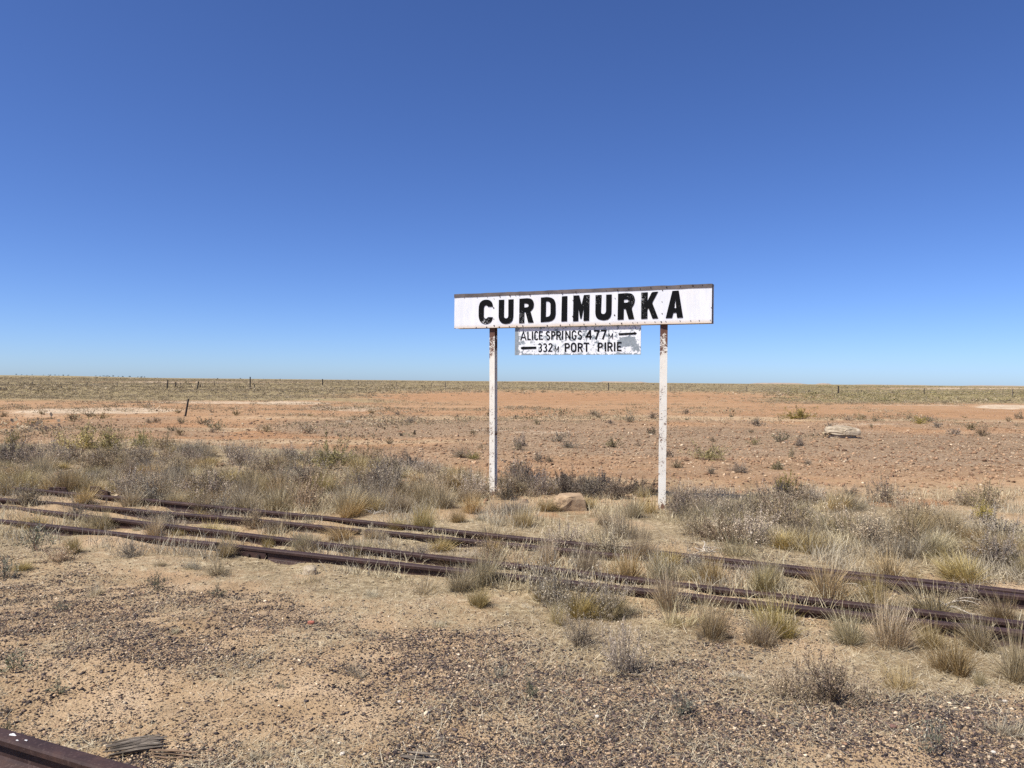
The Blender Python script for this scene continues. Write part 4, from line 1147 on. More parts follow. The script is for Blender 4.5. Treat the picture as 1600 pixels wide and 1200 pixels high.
def rail(name, L2, label, group, sc=1.0, plate_at=None, zoff=-.035):
    P = resample(np.c_[L2, np.zeros(len(L2))], .25)
    org = P[len(P) // 2].copy()
    root = empty(name, (org[0], org[1], 0))
    V = []; Fs = []
    k = len(PROF)
    for i, p in enumerate(P):
        d = P[min(i + 1, len(P) - 1)] - P[max(i - 1, 0)]; d /= np.linalg.norm(d)
        w = np.array([-d[1], d[0], 0])
        q = p - org
        dz = zoff + .010 * (vnoise(np.array([i * .21]), np.array([len(name) * 1.0 + org[0]]), 5)[0] - .5)
        for a, z in PROF:
            V.append(q + w * a * sc + np.array([0, 0, z * sc + dz]))
    for i in range(len(P) - 1):
        for j in range(k):
            j2 = (j + 1) % k
            Fs.append((i * k + j, (i + 1) * k + j, (i + 1) * k + j2, i * k + j2))
    Fs.append(tuple(range(k))); Fs.append(tuple((len(P) - 1) * k + j for j in range(k))[::-1])
    me = mesh_py('rail_section', V, Fs, M['rail'])
    link('rail_section', me, root)
    if plate_at is not None:
        c = plate_at - org[:2]
        i = int(np.argmin(np.linalg.norm(P[:, :2] - plate_at, axis=1)))
        d = P[min(i + 1, len(P) - 1)] - P[max(i - 1, 0)]; d /= np.linalg.norm(d); ang = math.atan2(d[1], d[0])
        mb = MB()
        mb.box(-.24, .24, -.032, -.012, .012, .083)
        pl = mb.build('fishplate', M['rail'], root)
        pl.location = (c[0], c[1], zoff); pl.rotation_euler = (0, 0, ang)
        for s_ in (-.17, -.06, .06, .17):
            mb = MB(); mb.tube([(s_, -.055, .048), (s_, -.03, .048)], .014, 6)
            mb.build('bolt', M['bolt'], pl)
    tag(root, label, 'rail', group)
    return root


LA, LB, LC, LD = map(smooth_line, (RA, RB, RC, RD))
grp = 'rusty rails lying across the sand'
pa = cut(LA, 335, 355); pa = pa[len(pa) // 2]
rail('railway_rail', cut(LA, -260, 343), 'left length of the nearest long rusty rail, up to its joint plate', grp, plate_at=None)
rail('railway_rail', cut(LA, 345, 1e9), 'nearest long rusty rail running to the right edge, in front of all the others', grp, plate_at=pa + np.array([.25, -.09]))
rail('railway_rail', cut(LB, -200, 1e9), 'second rusty rail from the front, closing in on the nearest one to the right', grp)
rail('railway_rail', cut(LC, -200, 566), 'left length of the third rusty rail from the front, ending at an open joint', grp)
rail('railway_rail', cut(LC, 570, 1e9), 'right length of the third rusty rail from the front, below the sign', grp)
rail('railway_rail', cut(LD, -60, 1e9), 'farthest rusty rail, closest to the sign and half hidden by tussocks', grp)
E0 = G(-160, 1098, .113); E1 = G(420, 1264, .113)
E0[2] = E1[2] = 0
EL = np.c_[[np.linspace(E0[0], E1[0], 30), np.linspace(E0[1], E1[1], 30)]].T
er = rail('railway_rail', EL, 'dark rail with white bird droppings crossing the bottom left corner', grp, sc=1.06, zoff=-.012)
for (px, py, s) in ((20, 1148, .011), (27, 1157, .004), (41, 1157, .005)):
    p = G(px, py, .1138)
    mb = MB(); n = 9
    ringp = [(s * (1 + .35 * math.sin(i * 2.3 + px)) * math.cos(6.283 * i / n) * 1.6, s * .7 * (1 + .3 * math.cos(i * 1.9 + px)) * math.sin(6.283 * i / n), 0) for i in range(n)]
    mb.add(ringp + [(a * .8, b_ * .8, .0022) for a, b_, _ in ringp], [(i, (i + 1) % n, n + (i + 1) % n, n + i) for i in range(n)] + [tuple(range(n, 2 * n))])
    o = mb.build('bird_dropping', M['dropping'], er)
    o.location = (p[0] - er.location[0], p[1] - er.location[1], p[2]); o.rotation_euler = (0, 0, -.4)

# bits of rail hardware half buried at the left end
for (px, py, w, lab) in ((98, 770, .26, 'rusty iron lump in the grass at the far left behind the rails'), (156, 773, .24, 'second rusty iron lump, right of the first behind the rails')):
    p = G(px, py, .03)
    mb = MB()
    for i in range(5):
        a = random.uniform(-.12, .12)
        mb.box(a - w * .35, a + w * .35, -.05 + .02 * i, -.03 + .02 * i, 0, random.uniform(.04, .10))
    o = mb.build('iron_fragment', M['rail']); o.location = p; o.rotation_euler = (.1, 0, -.25)
    tag(o, lab, 'scrap iron', 'scrap iron by the rails')


# ------------------------------------------------------------------ the station sign
PL = G(770.5, 773); PR = G(1034.5, 793)
u = PR[:2] - PL[:2]; dist = np.linalg.norm(u); u /= dist
nrm = np.array([u[1], -u[0]])            # towards the viewer
if nrm[1] > 0: nrm = -nrm
U3 = np.array([u[0], u[1], 0]); N3 = np.array([nrm[0], nrm[1], 0])
SO = np.array([PL[0], PL[1], 0])         # sign's frame: s along, t up, depth along N3


def on_sign(px, py, off):
    """point of the photograph -> (s, z) in the plane parallel to the sign at depth off"""
    d = ray(px, py); o = np.array([0, 0, EYE])
    t = ((SO + N3 * off - o) @ N3) / (d @ N3)
    p = o + d * t - SO
    return p @ U3, p[2]


sign = empty('station_sign', (SO[0], SO[1], 0), math.atan2(u[1], u[0]))
tag(sign, 'white painted railway station sign reading CURDIMURKA on two posts', 'sign')
# in the sign's local frame: x along, -y towards the viewer, z up
FRONT = .085
c = [on_sign(x, y, FRONT) for x, y in ((709.8, 462.5), (1112.6, 441.8), (1111.8, 502.8), (710.2, 515))]
x0 = (c[0][0] + c[3][0]) / 2; x1 = (c[1][0] + c[2][0]) / 2
zt = (c[0][1] + c[1][1]) / 2; zb = (c[2][1] + c[3][1]) / 2
tl = (c[1][1] - c[0][1]) / (x1 - x0)     # residual slope
print('SIGN', x0, x1, zt, zb, tl, dist)
BH = zt - zb


def panel_mesh(w, h, t, bev=.004):
    mb = MB(); mb.box(0, w, -t, 0, 0, h)
    return mb


nb = empty('name_board', (x0, 0, zb)); nb.parent = sign
W = x1 - x0
seams = []
for (zx, sc_off) in ((525, 0), (1421, 0)):
    s_, _ = on_sign(700 + zx / 7.2727, 490, FRONT); seams.append(s_ - x0)
s_, _ = on_sign(900 + 440 / 7.2727, 480, FRONT); seams.append(s_ - x0)
s_, _ = on_sign(900 + 978 / 7.2727, 475, FRONT); seams.append(s_ - x0)
# three sheets butted edge to edge, the middle joint visible
mid = seams[1]
TH = .012
for (a, b_) in ((0, mid - .0015), (mid + .0015, W)):
    V, Fs = [], []
    nx = 24
    # gentle oil-canning so the sheet is not dead flat
    for j in range(7):
        for i in range(nx + 1):
            xx = a + (b_ - a) * i / nx; zz = BH * j / 6
            e = min(1, min(j, 6 - j) * .7)
            V.append((xx, -FRONT + .004 * e * (fbm(np.array([xx * 2.2]), np.array([zz * 4]), 5, 2)[0] - .5), zz))
    n0 = len(V)
    V += [(x_, -FRONT + TH, z_) for x_, _, z_ in V]
    for j in range(6):
        for i in range(nx):
            q = j * (nx + 1) + i
            Fs.append((q, q + 1, q + nx + 2, q + nx + 1)); Fs.append((n0 + q, n0 + q + nx + 1, n0 + q + nx + 2, n0 + q + 1))
    for i in range(nx):
        Fs.append((i, n0 + i, n0 + i + 1, i + 1)); q = 6 * (nx + 1) + i
        Fs.append((q, q + 1, n0 + q + 1, n0 + q))
    for j in range(6):
        q = j * (nx + 1); Fs.append((q, q + nx + 1, n0 + q + nx + 1, n0 + q)); q += nx
        Fs.append((q, n0 + q, n0 + q + nx + 1, q + nx + 1))
    me = mesh_py('front_sheet', V, Fs, M['sign_white'])
    link('front_sheet', me, nb)
# timber frame behind and the rear sheet
mb = MB()
mb.box(.01, W - .01, -FRONT + TH + .001, .055, .004, .06); mb.box(.01, W - .01, -FRONT + TH + .001, .055, BH - .05, BH - .004)
mb.box(.01, .06, -FRONT + TH + .001, .055, .062, BH - .052); mb.box(W - .06, W - .01, -FRONT + TH + .001, .055, .062, BH - .052)
mb.build('frame', M['strip'], nb)
mb = MB(); mb.box(0, W, .056, .066, 0, BH); mb.build('rear_sheet', M['sign_white'], nb)
# capping strip along the top, with a ragged upper edge
SH = .040
V = []; Fs = []
nx = 60
for i in range(nx + 1):
    xx = -.004 + (W + .008) * i / nx
    zt_ = BH + .006 + .006 * (vnoise(np.array([i * .7]), np.array([0.]), 8)[0] - .5)
    zl = BH - SH + .006 * (vnoise(np.array([i * .45]), np.array([4.]), 8)[0] - .5)
    V += [(xx, -FRONT - .006, zl), (xx, -FRONT - .006, zt_), (xx, .068, zt_ + .002), (xx, -FRONT - .002, zl)]
for i in range(nx):
    q = i * 4
    Fs += [(q, q + 4, q + 5, q + 1), (q + 1, q + 5, q + 6, q + 2), (q, q + 3, q + 7, q + 4)]
Fs += [(0, 1, 2, 3), (nx * 4 + 3, nx * 4 + 2, nx * 4 + 1, nx * 4)]
link('capping_strip', mesh_py('capping_strip', V, Fs, M['strip']), nb)
# bolts
mb = MB(); mb.tube([(0, -.006, 0), (0, .004, 0)], .0085, 7); bolt = mb.build('bolt', M['bolt'], nb)
spots = []
for zx, zy in ((80, 532), (182, 527), (322, 524), (440, 518), (525, 500), (583, 515), (697, 509), (783, 508), (850, 503), (1128, 499), (1277, 495), (1383, 490), (185, 178), (328, 171), (445, 167), (588, 163), (703, 156), (768, 155), (812, 152), (930, 148), (1140, 132), (1297, 130), (1455, 117), (523, 195), (519, 298), (520, 425), (1420, 213), (1418, 395)):
    spots.append((700 + zx / 7.2727, 440 + zy / 7.2727))
for zx, zy in ((90, 484), (222, 481), (384, 475), (518, 474), (645, 467), (697, 464), (781, 461), (897, 457), (968, 456), (1021, 453), (1182, 446), (1303, 444), (1400, 441), (1526, 437), (345, 101), (472, 94), (601, 86), (731, 80), (850, 67), (1030, 63), (1187, 54), (1327, 43), (1437, 38), (983, 98), (977, 228), (978, 362), (443, 188), (438, 380), (1538, 295)):
    spots.append((900 + zx / 7.2727, 440 + zy / 7.2727))
for i, (px, py) in enumerate(spots):
    s_, z_ = on_sign(px, py, FRONT)
    o = bolt if i == 0 else bolt.copy()
    if i: COL.objects.link(o)
    k = random.choice((.5, .6, .75, 1.0, 1.1)); o.scale = (k, 1, k)
    o.location = (s_ - x0, -FRONT - (.0075 if z_ - zb > BH - SH - .004 else .001), z_ - zb)


def flat_shapes(name, polys, mat, parent, y, depth=.0016):
    """filled outlines with holes, extruded to a thin layer of paint"""
    cu = bpy.data.curves.new(name, 'CURVE'); cu.dimensions = '2D'; cu.fill_mode = 'BOTH'; cu.extrude = depth
    for P in polys:
        sp = cu.splines.new('POLY'); sp.points.add(len(P) - 1); sp.use_cyclic_u = True
        for q, (a, b_) in zip(sp.points, P): q.co = (a, b_, 0, 1)
    tmp = bpy.data.objects.new(name, cu); COL.objects.link(tmp)
    bpy.context.view_layer.update()
    me = bpy.data.meshes.new_from_object(tmp.evaluated_get(bpy.context.evaluated_depsgraph_get()))
    bpy.data.objects.remove(tmp); bpy.data.curves.remove(cu)
    me.materials.clear(); me.materials.append(mat)
    co = np.empty(len(me.vertices) * 3, np.float32); me.vertices.foreach_get('co', co); co = co.reshape(-1, 3)
    co = np.c_[co[:, 0], y - depth - co[:, 2], co[:, 1]]
    me.vertices.foreach_set('co', co.astype(np.float32).ravel()); me.update()
    return link(name, me, parent)


A_, B_ = 700, 900
LET = [
 # C
 (A_, [(510, 285), (506, 250), (490, 222), (462, 207), (430, 204), (395, 211), (366, 235), (351, 275), (348, 330), (348, 400), (357, 440), (380, 468), (415, 483), (450, 481), (480, 466), (500, 440), (509, 404), (452, 403), (446, 415), (430, 422), (415, 415), (405, 395), (407, 300), (412, 277), (430, 267), (446, 272), (452, 285)]),
 # U
 (A_, [(578, 207), (638, 205), (635, 395), (642, 412), (660, 418), (678, 412), (685, 395), (686, 203), (745, 200), (742, 400), (732, 445), (705, 472), (660, 481), (615, 475), (585, 445), (575, 400)]),
 # R
 (A_, [(812, 195), (900, 188), (940, 192), (965, 212), (976, 250), (970, 295), (950, 325), (936, 336), (973, 465), (912, 468), (880, 346), (868, 346), (866, 471), (807, 473)]),
 (A_, [(866, 248), (890, 247), (910, 254), (917, 270), (912, 287), (890, 293), (866, 294)]),
 # D
 (A_, [(1056, 181), (1130, 175), (1175, 182), (1208, 205), (1222, 245), (1223, 370), (1212, 415), (1185, 443), (1145, 455), (1053, 461)]),
 (A_, [(1113, 225), (1135, 222), (1155, 232), (1165, 255), (1165, 360), (1158, 385), (1140, 398), (1111, 401)]),
 # I
 (A_, [(1294, 168), (1356, 163), (1352, 450), (1287, 454)]),
 # M
 (B_, [(-28, 158), (36, 155), (63, 262), (90, 152), (155, 149), (148, 443), (85, 446), (88, 300), (62, 420), (48, 421), (28, 302), (25, 448), (-33, 451)]),
 # U
 (B_, [(222, 153), (290, 150), (283, 345), (290, 362), (312, 370), (330, 362), (341, 340), (343, 148), (405, 145), (402, 360), (390, 405), (360, 432), (310, 440), (258, 430), (228, 405), (219, 360)]),
 # R
 (B_, [(478, 137), (580, 130), (630, 135), (658, 160), (670, 205), (660, 255), (632, 300), (661, 425), (597, 428), (563, 310), (543, 310), (540, 430), (472, 434)]),
 (B_, [(544, 204), (580, 200), (597, 212), (597, 225), (585, 238), (544, 240)]),
 # K
 (B_, [(742, 125), (815, 120), (811, 222), (862, 119), (932, 113), (866, 240), (934, 417), (868, 421), (822, 300), (811, 320), (810, 421), (740, 424)]),
 # A
 (B_, [(1095, 105), (1166, 101), (1215, 408), (1148, 411), (1141, 352), (1105, 355), (1090, 412), (1019, 415)]),
 (B_, [(1130, 192), (1138, 300), (1116, 302)]),
]


def smooth_poly(P):
    """round the traced corners of curved strokes a little (Chaikin on blunt angles only)"""
    out = []
    n = len(P)
    for i in range(n):
        a = np.array(P[i - 1], float); b_ = np.array(P[i], float); c_ = np.array(P[(i + 1) % n], float)
        v1 = (b_ - a) / (np.linalg.norm(b_ - a) + 1e-9); v2 = (c_ - b_) / (np.linalg.norm(c_ - b_) + 1e-9)
        if v1 @ v2 > .45:
            out += [tuple(b_ - v1 * min(8, np.linalg.norm(b_ - a) * .25)), tuple(b_ + v2 * min(8, np.linalg.norm(c_ - b_) * .25))]
        else:
            out.append(tuple(b_))
    return out


polys = []
for offx, P in LET:
    polys.append([(lambda q: (q[0] - x0, q[1] - zb))(on_sign(offx + a / 7.2727, 440 + b_ / 7.2727, FRONT + .004)) for a, b_ in smooth_poly(P)])
flat_shapes('lettering', polys, M['letter'], nb, -FRONT - .0028)

# the small distance board hung below
OFF2 = .052
c = [on_sign(x, y, OFF2) for x, y in ((804.3, 514), (1001.5, 505), (1001, 553.7), (804.8, 555.2))]
bx0 = (c[0][0] + c[3][0]) / 2; bx1 = (c[1][0] + c[2][0]) / 2; bzb = (c[2][1] + c[3][1]) / 2; bzt = zb + .03
W2 = bx1 - bx0; H2 = bzt - bzb
nx, nz = 60, 16
V = []; peel = []
for j in range(nz + 1):
    for i in range(nx + 1):
        a = i / nx; t = j / nz
        V.append((W2 * a, -OFF2, H2 * t))
        p = .42
        p = max(p, .95 * (1 - a / .075) if a < .075 else 0)                # bare strip at the left end
        p = max(p, .62 - 3.2 * t)                                          # worn lower edge
        d = ((a - .90) / .075) ** 2 + ((t - .40) / .16) ** 2
        p = max(p, 1.15 - .6 * d)
        d = ((a - .97) / .06) ** 2 + ((t - .2) / .2) ** 2; p = max(p, .7 - .5 * d)
        d = ((a - .08) / .12) ** 2 + ((t - .42) / .10) ** 2; p = max(p, .62 - .35 * d)
        if t > .84: p = max(p, .42)  # shade band below the name board put into the mask, level with base
        peel.append(min(1, max(0, p)))
n0 = len(V)
Q = []
for j in range(nz):
    for i in range(nx):
        q = j * (nx + 1) + i; Q.append((q, q + 1, q + nx + 2, q + nx + 1))
me = mesh_py('distance_board', V + [(a, -OFF2 + .012, z) for a, _, z in V],
             Q + [(d_ + n0, c_ + n0, b_ + n0, a_ + n0) for a_, b_, c_, d_ in Q]
             + [(i, i + n0, i + 1 + n0, i + 1) for i in range(nx)] + [(nz * (nx + 1) + i, nz * (nx + 1) + i + 1, nz * (nx + 1) + i + 1 + n0, nz * (nx + 1) + i + n0) for i in range(nx)]
             + [(j * (nx + 1), (j + 1) * (nx + 1), (j + 1) * (nx + 1) + n0, j * (nx + 1) + n0) for j in range(nz)]
             + [(j * (nx + 1) + nx, j * (nx + 1) + nx + n0, (j + 1) * (nx + 1) + nx + n0, (j + 1) * (nx + 1) + nx) for j in range(nz)], M['board2'])
at = me.attributes.new('peel', 'FLOAT', 'POINT'); at.data.foreach_set('value', np.array(peel + peel, np.float32))
db = link('distance_board', me, sign); db.location = (bx0, 0, bzb)


def stroke(pts, w):
    """a thick polyline as an outline polygon (flat ends, mitred joints)"""
    P = [np.array(p, float) for p in pts]
    Ls, Rs = [], []
    for i, p in enumerate(P):
        d1 = P[i] - P[i - 1] if i else P[1] - P[0]
        d2 = P[i + 1] - P[i] if i < len(P) - 1 else d1
        d1 = d1 / np.linalg.norm(d1); d2 = d2 / np.linalg.norm(d2)
        b_ = d1 + d2; b_ = b_ / (np.linalg.norm(b_) + 1e-9)
        n_ = np.array([-b_[1], b_[0]])
        k = 1 / max(.45, abs(b_ @ d1))
        Ls.append(p + n_ * w / 2 * k); Rs.append(p - n_ * w / 2 * k)
    return [tuple(q) for q in Ls + Rs[::-1]]


def arc(cx, cy, rx, ry, a0, a1, n=9):
    return [(cx + rx * math.cos(math.radians(a0 + (a1 - a0) * i / n)), cy - ry * math.sin(math.radians(a0 + (a1 - a0) * i / n))) for i in range(n + 1)]


# one letter in a unit box: x 0..1 to the right, y 0..1 downward
GLY = {
 'A': [[(.02, 1), (.5, 0), (.98, 1)], [(.2, .68), (.8, .68)]],
 'L': [[(.1, 0), (.1, .94), (1, .94)]],
 'I': [[(.5, 0), (.5, 1)]],
 'C': [arc(.55, .28, .45, .26, 25, 180) + arc(.55, .72, .45, .26, 180, 335)],
 'E': [[(1, .07), (.1, .07), (.1, .93), (1, .93)], [(.1, .5), (.85, .5)]],
 'S': [arc(.5, .27, .42, .23, 30, 180)[:-1] + arc(.5, .27, .42, .23, 180, 255) + arc(.5, .73, .42, .24, 75, -180 + 25)],
 'P': [[(.1, 1), (.1, 0)], [(.12, .075), (.52, .075)] + arc(.52, .30, .40, .225, 70, -70, 8) + [(.52, .525), (.12, .525)]],
 'R': [[(.1, 1), (.1, 0)], [(.12, .075), (.52, .075)] + arc(.52, .29, .40, .215, 70, -70, 8) + [(.52, .505), (.12, .505)], [(.5, .50), (.95, 1)]],
 'N': [[(.1, 1), (.1, 0)], [(.1, .04), (.9, .96)], [(.9, 0), (.9, 1)]],
 'G': [arc(.52, .28, .43, .25, 20, 180) + arc(.52, .70, .43, .27, 180, 360) + [(.95, .56), (.6, .56)]],
 'O': [arc(.5, .3, .42, .27, 90, 180, 6) + arc(.5, .7, .42, .27, 180, 270, 6)[0:] , arc(.5, .7, .42, .27, -90, 0, 6) + arc(.5, .3, .42, .27, 0, 90, 6)],
 'T': [[(0, .05), (1, .05)], [(.5, .05), (.5, 1)]],
 '4': [[(.75, 1), (.75, 0)], [(.72, .04), (.06, .70), (1, .70)]],
 '7': [[(0, .06), (.92, .06), (.35, 1)]],
 '3': [arc(.42, .27, .42, .23, 150, -70) + arc(.42, .74, .46, .24, 75, -150)],
 '2': [arc(.46, .28, .42, .25, 160, -20) + [(.06, .94), (1, .94)]],
 'M': [[(.06, 1), (.06, 0)], [(.06, .02), (.5, .75), (.94, .02)], [(.94, 0), (.94, 1)]],
 '.': [[(.5, .9), (.5, 1)]],
}
TXT = [
 # row 1 (frame offset, char, x0, x1, ytop, ybottom, stroke)
 (A_, 'A', 826, 888, 569, 665, 13), (A_, 'L', 905, 941, 568, 663, 13), (A_, 'I', 953, 967, 567, 662, 13), (A_, 'C', 984, 1020, 566, 661, 13), (A_, 'E', 1036, 1078, 564, 660, 13),
 (A_, 'S', 1118, 1156, 563, 662, 14), (A_, 'P', 1176, 1217, 562, 660, 14), (A_, 'R', 1233, 1281, 561, 660, 14), (A_, 'I', 1295, 1309, 560, 659, 14), (A_, 'N', 1334, 1391, 559, 658, 14),
 (A_, 'G', 1408, 1455, 558, 658, 13), (A_, 'S', 1478, 1520, 557, 656, 13), (A_, '.', 1532, 1548, 640, 655, 9),
 (B_, '4', 115, 178, 552, 656, 18), (B_, '7', 205, 263, 552, 656, 18), (B_, '7', 283, 343, 549, 655, 18), (B_, 'M', 371, 419, 586, 652, 7), (B_, '.', 434, 446, 640, 653, 7),
 # row 2
 (A_, '3', 1030, 1066, 702, 796, 13), (A_, '3', 1085, 1125, 702, 796, 13), (A_, '2', 1144, 1186, 701, 795, 13), (A_, 'M', 1214, 1259, 734, 795, 7), (A_, '.', 1272, 1284, 782, 795, 7),
 (A_, 'P', 1329, 1382, 698, 797, 16), (A_, 'O', 1400, 1456, 697, 797, 16), (A_, 'R', 1477, 1528, 697, 796, 16), (A_, 'T', 1545, 1604, 696, 795, 16),
 (B_, 'P', 250, 302, 692, 792, 16), (B_, 'I', 326, 344, 690, 791, 16), (B_, 'R', 359, 413, 689, 790, 16), (B_, 'I', 430, 448, 688, 790, 16), (B_, 'E', 469, 517, 686, 788, 16),
]
y2 = -OFF2 - .0022
shapes = []
for (ox, ch, a0, a1, t0, t1, w) in TXT:
    for k, g in enumerate(GLY[ch]):
        P = [(a0 + (a1 - a0) * a, t0 + (t1 - t0) * b_) for a, b_ in g]
        shapes.append((ox, stroke(P, w), k))
# arrows: right-pointing with a blunt head, left-pointing bar with a worn rounded head
shapes.append((B_, [(487, 586), (660, 578), (664, 567), (692, 587), (666, 607), (661, 599), (488, 610)], 0))
shapes.append((A_, [(1003, 738), (1003, 763), (850, 770), (832, 764), (826, 754), (834, 744), (850, 740)], 0))
groups_ = {}
for ox, P, k in shapes:
    groups_.setdefault(k, []).append([(lambda q: (q[0] - bx0, q[1] - bzb))(on_sign(ox + a / 7.2727, 440 + b_ / 7.2727, OFF2)) for a, b_ in P])
parts_ = []
for k, pol in groups_.items():
    for i, P in enumerate(pol):
        o = flat_shapes('lettering', [P], M['letter2'], db, y2 - .0004 * k, .0012)
        parts_.append(o)
# join the strokes of the lettering into one mesh part
V = []; Fs = []
for o in parts_:
    b0 = len(V); V += [tuple(v.co) for v in o.data.vertices]; Fs += [tuple(i + b0 for i in p.vertices) for p in o.data.polygons]
    bpy.data.objects.remove(o)
link('lettering', mesh_py('lettering', V, Fs, M['letter2']), db)
# hangers that carry the small board
for s_ in (.2, W2 - .2):
    mb = MB(); mb.box(s_ - .02, s_ + .02, -OFF2 + .0125, -OFF2 + .022, H2 - .32, H2 + .06); mb.build('hanger_strap', M['strip'], db)
# posts: old rolled section with front and rear flange
for i, (px0, py0, px1, py1, wpx, tw) in enumerate(((771.0, 773, 771.2, 516, 8.6, 0.0), (1034.5, 793, 1037.8, 508, 10.6, .16))):
    s0, _ = on_sign(px0, py0, 0); s1, _ = on_sign(px1, py1, 0)
    hz = zt - .03
    d = 10.5 if i else 11.0
    w = wpx * d / F * 1.02
    prof = [(-w / 2, -.05), (w / 2, -.05), (w / 2, -.038), (.012, -.032), (.012, .030), (.036, .036), (.036, .05), (-.036, .05), (-.036, .036), (-.012, .030), (-.012, -.032), (-w / 2, -.038)]
    nseg = 40; V = []; Fs = []; hf = []
    kk = len(prof)
    zvis = zb
    for j in range(nseg + 1):
        z = -.25 + (hz + .25) * j / nseg
        sx_ = (s1 - s0) * z / zb * 1.0
        for a, b_ in prof:
            a2 = a * math.cos(tw) - b_ * math.sin(tw); b2 = a * math.sin(tw) + b_ * math.cos(tw)
            V.append((a2 + sx_, b2, z)); hf.append(z / zvis * .95)
    for j in range(nseg):
        for q in range(kk):
            q2 = (q + 1) % kk
            Fs.append((j * kk + q, j * kk + q2, (j + 1) * kk + q2, (j + 1) * kk + q))
    Fs.append(tuple(range(kk))[::-1]); Fs.append(tuple(nseg * kk + q for q in range(kk)))
    me = mesh_py('post', V, Fs, M['post'])
    at = me.attributes.new('hfrac', 'FLOAT', 'POINT'); at.data.foreach_set('value', np.array(hf, np.float32))
    po = link('post', me, sign); po.location = (s0, 0, 0)


# ------------------------------------------------------------------ stones and wood
def rock(name, px, py, w, d, h, mat, label, cat, seed=0, boxy=.5, rz=0, grp=None, sink=.15, strata=0, segs=22, rough=1.0, under=0):
    p = G(px, py)
    V = []; Fs = []
    for j in range(segs + 1):
        th = math.pi * j / segs
        for i in range(segs * 2):
            ph = math.pi * i / segs
            v = np.array([math.sin(th) * math.cos(ph), math.sin(th) * math.sin(ph), math.cos(th)])
            e = boxy
            v = np.sign(v) * np.abs(v) ** e
            n1 = fbm(np.array([v[0] * 1.7 + v[2] * 3.1 + seed]), np.array([v[1] * 1.7 - v[2] * 2.3 + seed]), seed, 3)[0] - .5
            n2 = fbm(np.array([v[0] * 6 + v[2] * 5]), np.array([v[1] * 6 - v[2] * 4]), seed + 9, 3)[0] - .5
            k = 1 + (.38 * n1 + .16 * n2) * rough
            if under: k *= 1 - under * sstep(.1, -.5, v[2])
            if strata: k += strata * (vnoise(np.array([v[2] * 4.5 + .8 * n1]), np.array([seed * 1.0]), 3)[0] - .5)
            V.append((v[0] * w / 2 * k, v[1] * d / 2 * k, v[2] * h / 2 * (1 + .25 * n1 + .1 * n2)))
    n = segs * 2
    for j in range(segs):
        for i in range(n):
            Fs.append((j * n + i, (j + 1) * n + i, (j + 1) * n + (i + 1) % n, j * n + (i + 1) % n))
    me = mesh_py(name, V, Fs, mat, smooth=segs > 12)
    me.validate()
    o = link(name, me); o.location = (p[0], p[1], Hs(p[0], p[1]) + h * (.5 - sink)); o.rotation_euler = (random.uniform(-.05, .05), random.uniform(-.05, .05), rz)
    return tag(o, label, cat, grp)


import bmesh


def hull_stone(name, px, py, layers, mat, label, cat, seed, rz=0.0, grp=None, sink=.03):
    """broken stone: each layer (w, d, z0, z1, dx) is an angular hull of scattered corner points; all in one mesh"""
    rs = np.random.RandomState(seed)
    bm = bmesh.new()
    for (w, d, z0, z1, dx) in layers:
        b2 = bmesh.new()
        n = 26
        a = np.arange(n) / n * 6.283 + rs.uniform(-.12, .12, n)
        for k, t in enumerate(a):
            r = 1 / max(abs(math.cos(t)), abs(math.sin(t))) ** .75 * rs.uniform(.80, 1.05)
            for z in (z0 + (z1 - z0) * rs.uniform(0, .22), z0 + (z1 - z0) * rs.uniform(.72, 1.0), z0 + (z1 - z0) * rs.uniform(.3, .7)):
                q = r * (1.0 if z < z1 - (z1 - z0) * .35 else rs.uniform(.84, .97))
                b2.verts.new((dx + q * math.cos(t) * w / 2, q * math.sin(t) * d / 2, z))
        bmesh.ops.convex_hull(b2, input=b2.verts)
        for v in [v for v in b2.verts if not v.link_faces]: b2.verts.remove(v)
        bmesh.ops.subdivide_edges(b2, edges=b2.edges[:], cuts=1, use_grid_fill=True)
        for v in b2.verts:
            v.co += Vector(rs.normal(0, .010, 3) * np.array([w, d, (z1 - z0)]) * 1.2)
        me = bpy.data.meshes.new('tmp'); b2.to_mesh(me); b2.free(); bm.from_mesh(me); bpy.data.meshes.remove(me)
    me = bpy.data.meshes.new(name); bm.to_mesh(me); bm.free(); me.materials.append(mat)
    p = G(px, py)
    o = link(name, me); o.location = (p[0], p[1], Hs(p[0], p[1]) - sink); o.rotation_euler = (rs.uniform(-.04, .04), rs.uniform(-.04, .04), rz)
    return tag(o, label, cat, grp)


hull_stone('limestone_slab', 1316, 686, [(.78, .50, 0, .17, -.02), (.98, .62, .13, .34, -.02), (.55, .40, .26, .38, .0)], M['rock'], 'big pale layered limestone slab lying alone on the gravel', 'rock', 4, rz=-.12)
hull_stone('sandstone_block', 888, 796, [(.38, .28, -.06, .22, .02), (.27, .22, .05, .18, -.07)], M['block'], 'tan squared stone block among tussocks between the sign posts', 'rock', 12, rz=.38)
rock('white_stone', 484, 898, .11, .09, .085, M['rock'], 'pale knobbly stone in front of the near rail at left', 'rock', seed=7, boxy=.7, sink=.2)
rock('quartz_pebble', 535, 1177, .022, .018, .014, M['whitestone'], 'white pebble on gravel at the bottom left of centre', 'pebble', seed=3, boxy=.8, segs=10)
rock('quartz_pebble', 624, 1094, .018, .015, .012, M['whitestone'], 'white pebble on gravel in the centre foreground', 'pebble', seed=5, boxy=.8, segs=10)
rock('quartz_pebble', 933, 1120, .021, .017, .013, M['whitestone'], 'white pebble right of the centre of the foreground', 'pebble', seed=6, boxy=.8, segs=10)
rock('quartz_pebble', 1552, 1184, .020, .016, .012, M['whitestone'], 'white pebble at the bottom right', 'pebble', seed=8, boxy=.8, segs=10)
